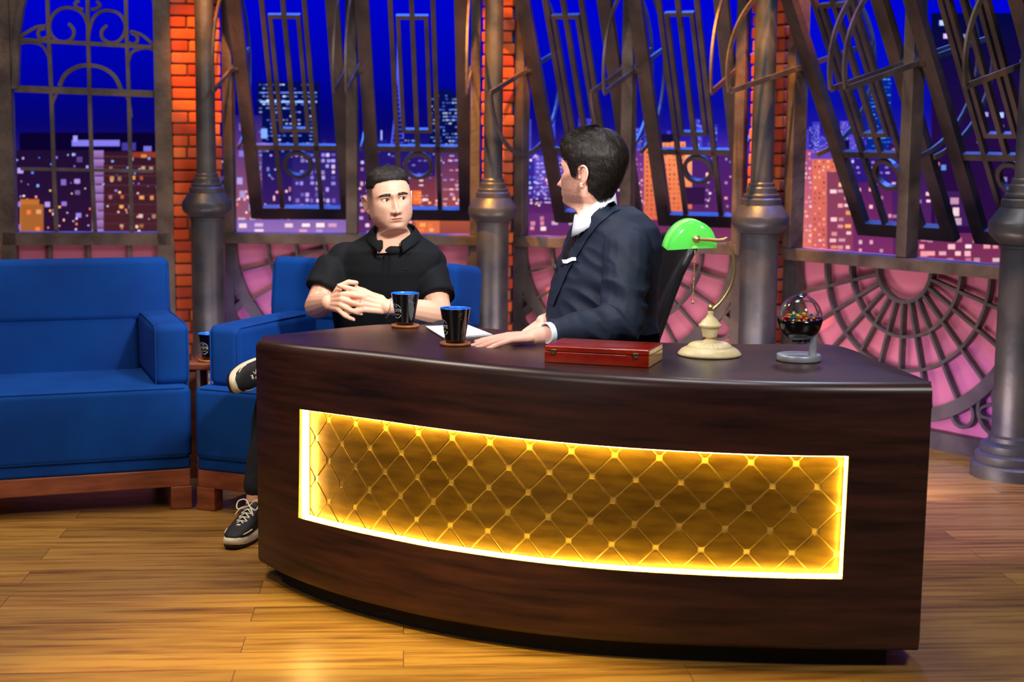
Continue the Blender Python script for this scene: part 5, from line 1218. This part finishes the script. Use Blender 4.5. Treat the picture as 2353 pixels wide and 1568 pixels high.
w3 = W(1236, 738, 5.42); nl3 = hand(am, w3+Vector((.02, .02, -.005)), (-.75, -.25, -.55), (-.4, -.3, .8), (0, -1, 0), [(.3, .5, .3)]*4, (.1, .03, -.03, -.1), thumb=((.6, .8, -.2), (.9, .3, -.2), (1, 0, 0)), sc=1.0)
am.chain([shF, elF, w3+Vector((.02, .02, -.005))], [.05, .042, .027])
add_fused(hb_, hc, am, .003, 3, (236, 184, 164), [(wr2+fdir2.normalized()*.12, .05, (232, 150, 138), .45)])
host = hb_.build('person', SKIN); setcol(host, hc)
tag(host, 'seated person in a dark navy suit, head turned away, one hand flat on the desk', 'person')
H2.eyes(host); H2.brows(host, (30, 20, 16), .9); nail_mesh(nl2, 'fingernail', host, NAILM)
def h_edge(T):
    a = np.abs(T); return np.where(a < .6, .060, np.where(a < 1.35, .060-.026*ease((a-.6)/.35)-.052*ease((a-1.12)/.22), np.where(a < 1.95, -.018+.040*ease((a-1.50)/.10)*(1-ease((a-1.80)/.15))-.045*ease((a-1.80)/.2), -.063-.022*ease((a-1.95)/.6))))
def h_thick(T, Z):
    c = np.cos(T); a = np.abs(T)
    return .006+.012*ease((Z-.0)/.06)+.010*ease((c-.2)/.6)*ease((Z-.05)/.04)+.006*ease((-c-.1)/.7)*ease((Z+.05)/.07)
def h_comb(P, N): return np.stack([P[..., 0]*1.2, .9+0*P[..., 0], -.35-.6*ease(P[..., 1]/.08)*1.8], -1)
hair_shell(H2, host, HAIRM, h_edge, h_thick, .16, h_comb, strands=11000, slen=.030, swid=.0006, lift=.38)
# suit
SUIT = mat('navy_suit_wool', (16, 26, 46), .68, 0, .35, (22, 34, 56), 220, bump=.06, bscale=900)
SHIRT = mat('pale_shirt_cotton', (218, 226, 240), .7); TIE = mat('black_silk_tie', (8, 9, 13), .45)
YA = math.radians(-68); fw = Vector((math.sin(YA), -math.cos(YA), 0)); sd = Vector((math.cos(YA), math.sin(YA), 0))    # chest direction, his right-to-left axis (towards far side positive)
fw = Vector((-.90, -.43, 0)).normalized(); sd = Vector((-.43, .90, 0)).normalized()
def tc(px, py, Y, rf, rs): c = W(px, py, Y); return (c, fw*rf, sd*rs)
tb_ = MB()
tb_.loft([tc(1400, 860, 5.42, .155, .20), tc(1388, 790, 5.42, .185, .205), tc(1382, 730, 5.41, .180, .205), tc(1386, 670, 5.40, .168, .212), tc(1398, 610, 5.39, .155, .218), tc(1410, 560, 5.38, .140, .215), tc(1412, 520, 5.37, .125, .19), tc(1404, 490, 5.36, .10, .14), tc(1394, 474, 5.355, .078, .10)], n=40, p=2.3)
sh2 = W(1442, 575, 5.20); el2 = W(1432, 742, 5.12); wrs = wr2+Vector((.055, .006, .012))
tb_.ell(sh2+Vector((0, .02, .01)), (.078, .078, .082)); tb_.chain([sh2, sh2.lerp(el2, .5), el2], [.078, .074, .064]); tb_.cap(el2, .064, el2.lerp(wrs, .5), .056)
d = (wrs-el2).normalized(); a = d.cross(Vector((0, 0, 1))).normalized(); bb_ = d.cross(a)
tb_.loft([(el2.lerp(wrs, .3), a*.058, bb_*.058), (el2.lerp(wrs, .7), a*.052, bb_*.049), (wrs, a*.047, bb_*.041)], n=28)
shF = W(1365, 560, 5.58); elF = W(1330, 720, 5.60); tb_.ell(shF, (.08, .08, .08)); tb_.chain([shF, elF], [.075, .060]); tb_.cap(elF, .058, w3+Vector((.08, .05, .01)), .045)
def sfold(co, nn):
    q_ = co*np.array([10, 10, 16.]); v = np.array([noise.noise(Vector((p[0]*.7, p[1]*.7, p[2]+p[0]*1.0))) for p in q_]); e = np.array(el2); dist = np.linalg.norm(co-e, axis=1)
    w_ = .004+.014*np.exp(-(dist/.15)**2)
    return co+nn*((1-np.abs(v)*2.6)*w_)[:, None]
jacket = fused('suit_jacket', tb_, SUIT, host, .0055, 5, sfold)
tq = MB(); tq.ell((.42, 5.55, .64), (.17, .15, .12))
for kx, ky, ay in ((-.03, 5.58, 5.70), (.05, 5.82, 5.90)): tq.chain([Vector((.42, 5.55, .62)), Vector((kx, ky+.12, .57)), Vector((kx-.02, ay, .10))], [.10, .075, .055])
fused('trousers', tq, SUIT, host, .009, 4)
for kx, ky, ay in ((-.03, 5.58, 5.70), (.05, 5.82, 5.90)):
    q_ = MB(); q_.cap((kx+.02, ay+.01, .045), .042, (kx-.19, ay-.09, .035), .034); fused('dress_shoe', q_, TIE, host, .006, 3)
# keep everything above the desk top
me = jacket.data; cc_ = np.empty(len(me.vertices)*3); me.vertices.foreach_get('co', cc_); cc_ = cc_.reshape(-1, 3)
on = (cc_[:, 1] < 5.32) & (cc_[:, 0] < .60); cc_[on, 2] = np.maximum(cc_[on, 2], ZT+.002); me.vertices.foreach_set('co', cc_.ravel()); me.update()
b = MB(); a_ = wrs-d*-.0; P = [[c+a*ra*math.cos(2*PI*k/32)+bb_*rb*math.sin(2*PI*k/32) for k in range(32)] for c, ra, rb in ((wrs-d*.03, .042, .036), (wrs+d*.014, .0405, .0345), (wrs+d*.022, .040, .034), (wrs+d*.022, .037, .031), (wrs-d*.02, .036, .030))]
b.grid(P, closev=True); b.v = [(p[0], p[1], max(p[2], ZT+.0015)) for p in b.v]; b.build('shirt_cuff', SHIRT, host)
# shirt collar, lapels, tie, pocket square: laid on the jacket surface by short rays
from mathutils.bvhtree import BVHTree
bvh = BVHTree.FromPolygons([Vector(v.co) for v in me.vertices], [tuple(p.vertices) for p in me.polygons])
def on_jacket(px, py, lift=.004):
    o_ = Vector((0, 0, CH)); dd = ray(px, py).normalized(); hit = bvh.ray_cast(o_, dd)
    if hit[0] is None: return None
    return hit[0]+hit[1]*lift
def patch(polyL, polyR, n, m, name, mtl, parent, lift=.004, thick_=.003, fallY=5.2):
    """strip between two lines measured on the jacket"""
    def samp(poly, t):
        s_ = t*(len(poly)-1); i = min(int(s_), len(poly)-2); f_ = s_-i; return (poly[i][0]*(1-f_)+poly[i+1][0]*f_, poly[i][1]*(1-f_)+poly[i+1][1]*f_)
    rows = []; last = None
    for i in range(n+1):
        row = []
        for j in range(m+1):
            a0, a1 = samp(polyL, i/n), samp(polyR, i/n); p = (a0[0]*(1-j/m)+a1[0]*j/m, a0[1]*(1-j/m)+a1[1]*j/m)
            h_ = on_jacket(*p, lift=lift)
            if h_ is None: h_ = W(p[0], p[1], last.y if last is not None else fallY)
            last = h_; row.append(h_)
        rows.append(row)
    b = MB(); back = [[p+(p-Vector((0, 0, CH))).normalized()*thick_ for p in r] for r in rows]
    b.grid(rows); b.grid(back, flip=True)
    ring = [rows[0], [r[-1] for r in rows], rows[-1], [r[0] for r in rows]]; rb_ = [back[0], [r[-1] for r in back], back[-1], [r[0] for r in back]]
    for A_, B2 in zip(ring, rb_): b.grid([A_, B2])
    return b.build(name, mtl, parent)
SUITL = SUIT
lapel = patch([(1411, 462), (1394, 469), (1365, 493), (1341, 527), (1321, 566), (1300, 607), (1266, 700)], [(1424, 484), (1407, 492), (1379, 515), (1354, 546), (1332, 584), (1309, 622), (1274, 704)], 28, 4, 'lapel', SUIT, jacket, .006, .004)
ps = patch([(1298, 599), (1331, 593)], [(1301, 608), (1330, 603)], 3, 1, 'pocket_square', SHIRT, host, .013)
patch([(1334, 486), (1322, 525), (1310, 560), (1300, 596)], [(1390, 470), (1350, 528), (1328, 568), (1308, 600)], 20, 4, 'shirt_front', SHIRT, host, .003, .002)
patch([(1324, 514), (1314, 545), (1302, 575), (1290, 612)], [(1337, 516), (1328, 550), (1314, 578), (1298, 612)], 20, 3, 'necktie', TIE, host, .007, .004)
b = MB(); mc = on_jacket(1283, 618, .012) or W(1283, 618, 5.2); b.ell(mc, (.006, .006, .010), n=8); b.tube([mc, mc+Vector((.004, 0, -.03))], .002, 6); b.build('lapel_microphone', MATS['black_plastic_mic'], jacket)
# shirt collar band round the neck
ncc = Vector((H2o.x, H2o.y, 0)); b = MB(); rows = []
bk_ = W(1404, 440, 5.33); frn = W(1322, 498, 5.30)
cen_ = W(1366, 470, 5.35); axu = (frn-bk_)/2; 
for k in range(41):
    an = 2*PI*k/40; c0 = cen_+axu*math.cos(an)*1.06+Vector((-.05, 1, 0)).normalized()*(-math.sin(an))*.070
    dn = Vector((0, 0, -1)); outw = (c0-cen_).normalized()
    rows.append([c0+Vector((0, 0, .012)), c0+outw*.006+Vector((0, 0, .010)), c0+outw*.013-Vector((0, 0, .03)), c0+outw*.018-Vector((0, 0, .055)), c0+outw*.0-Vector((0, 0, .055)), c0-outw*.003-Vector((0, 0, .02))])
b.grid(rows[:-1], closeu=True, closev=True); b.build('shirt_collar', SHIRT, host)
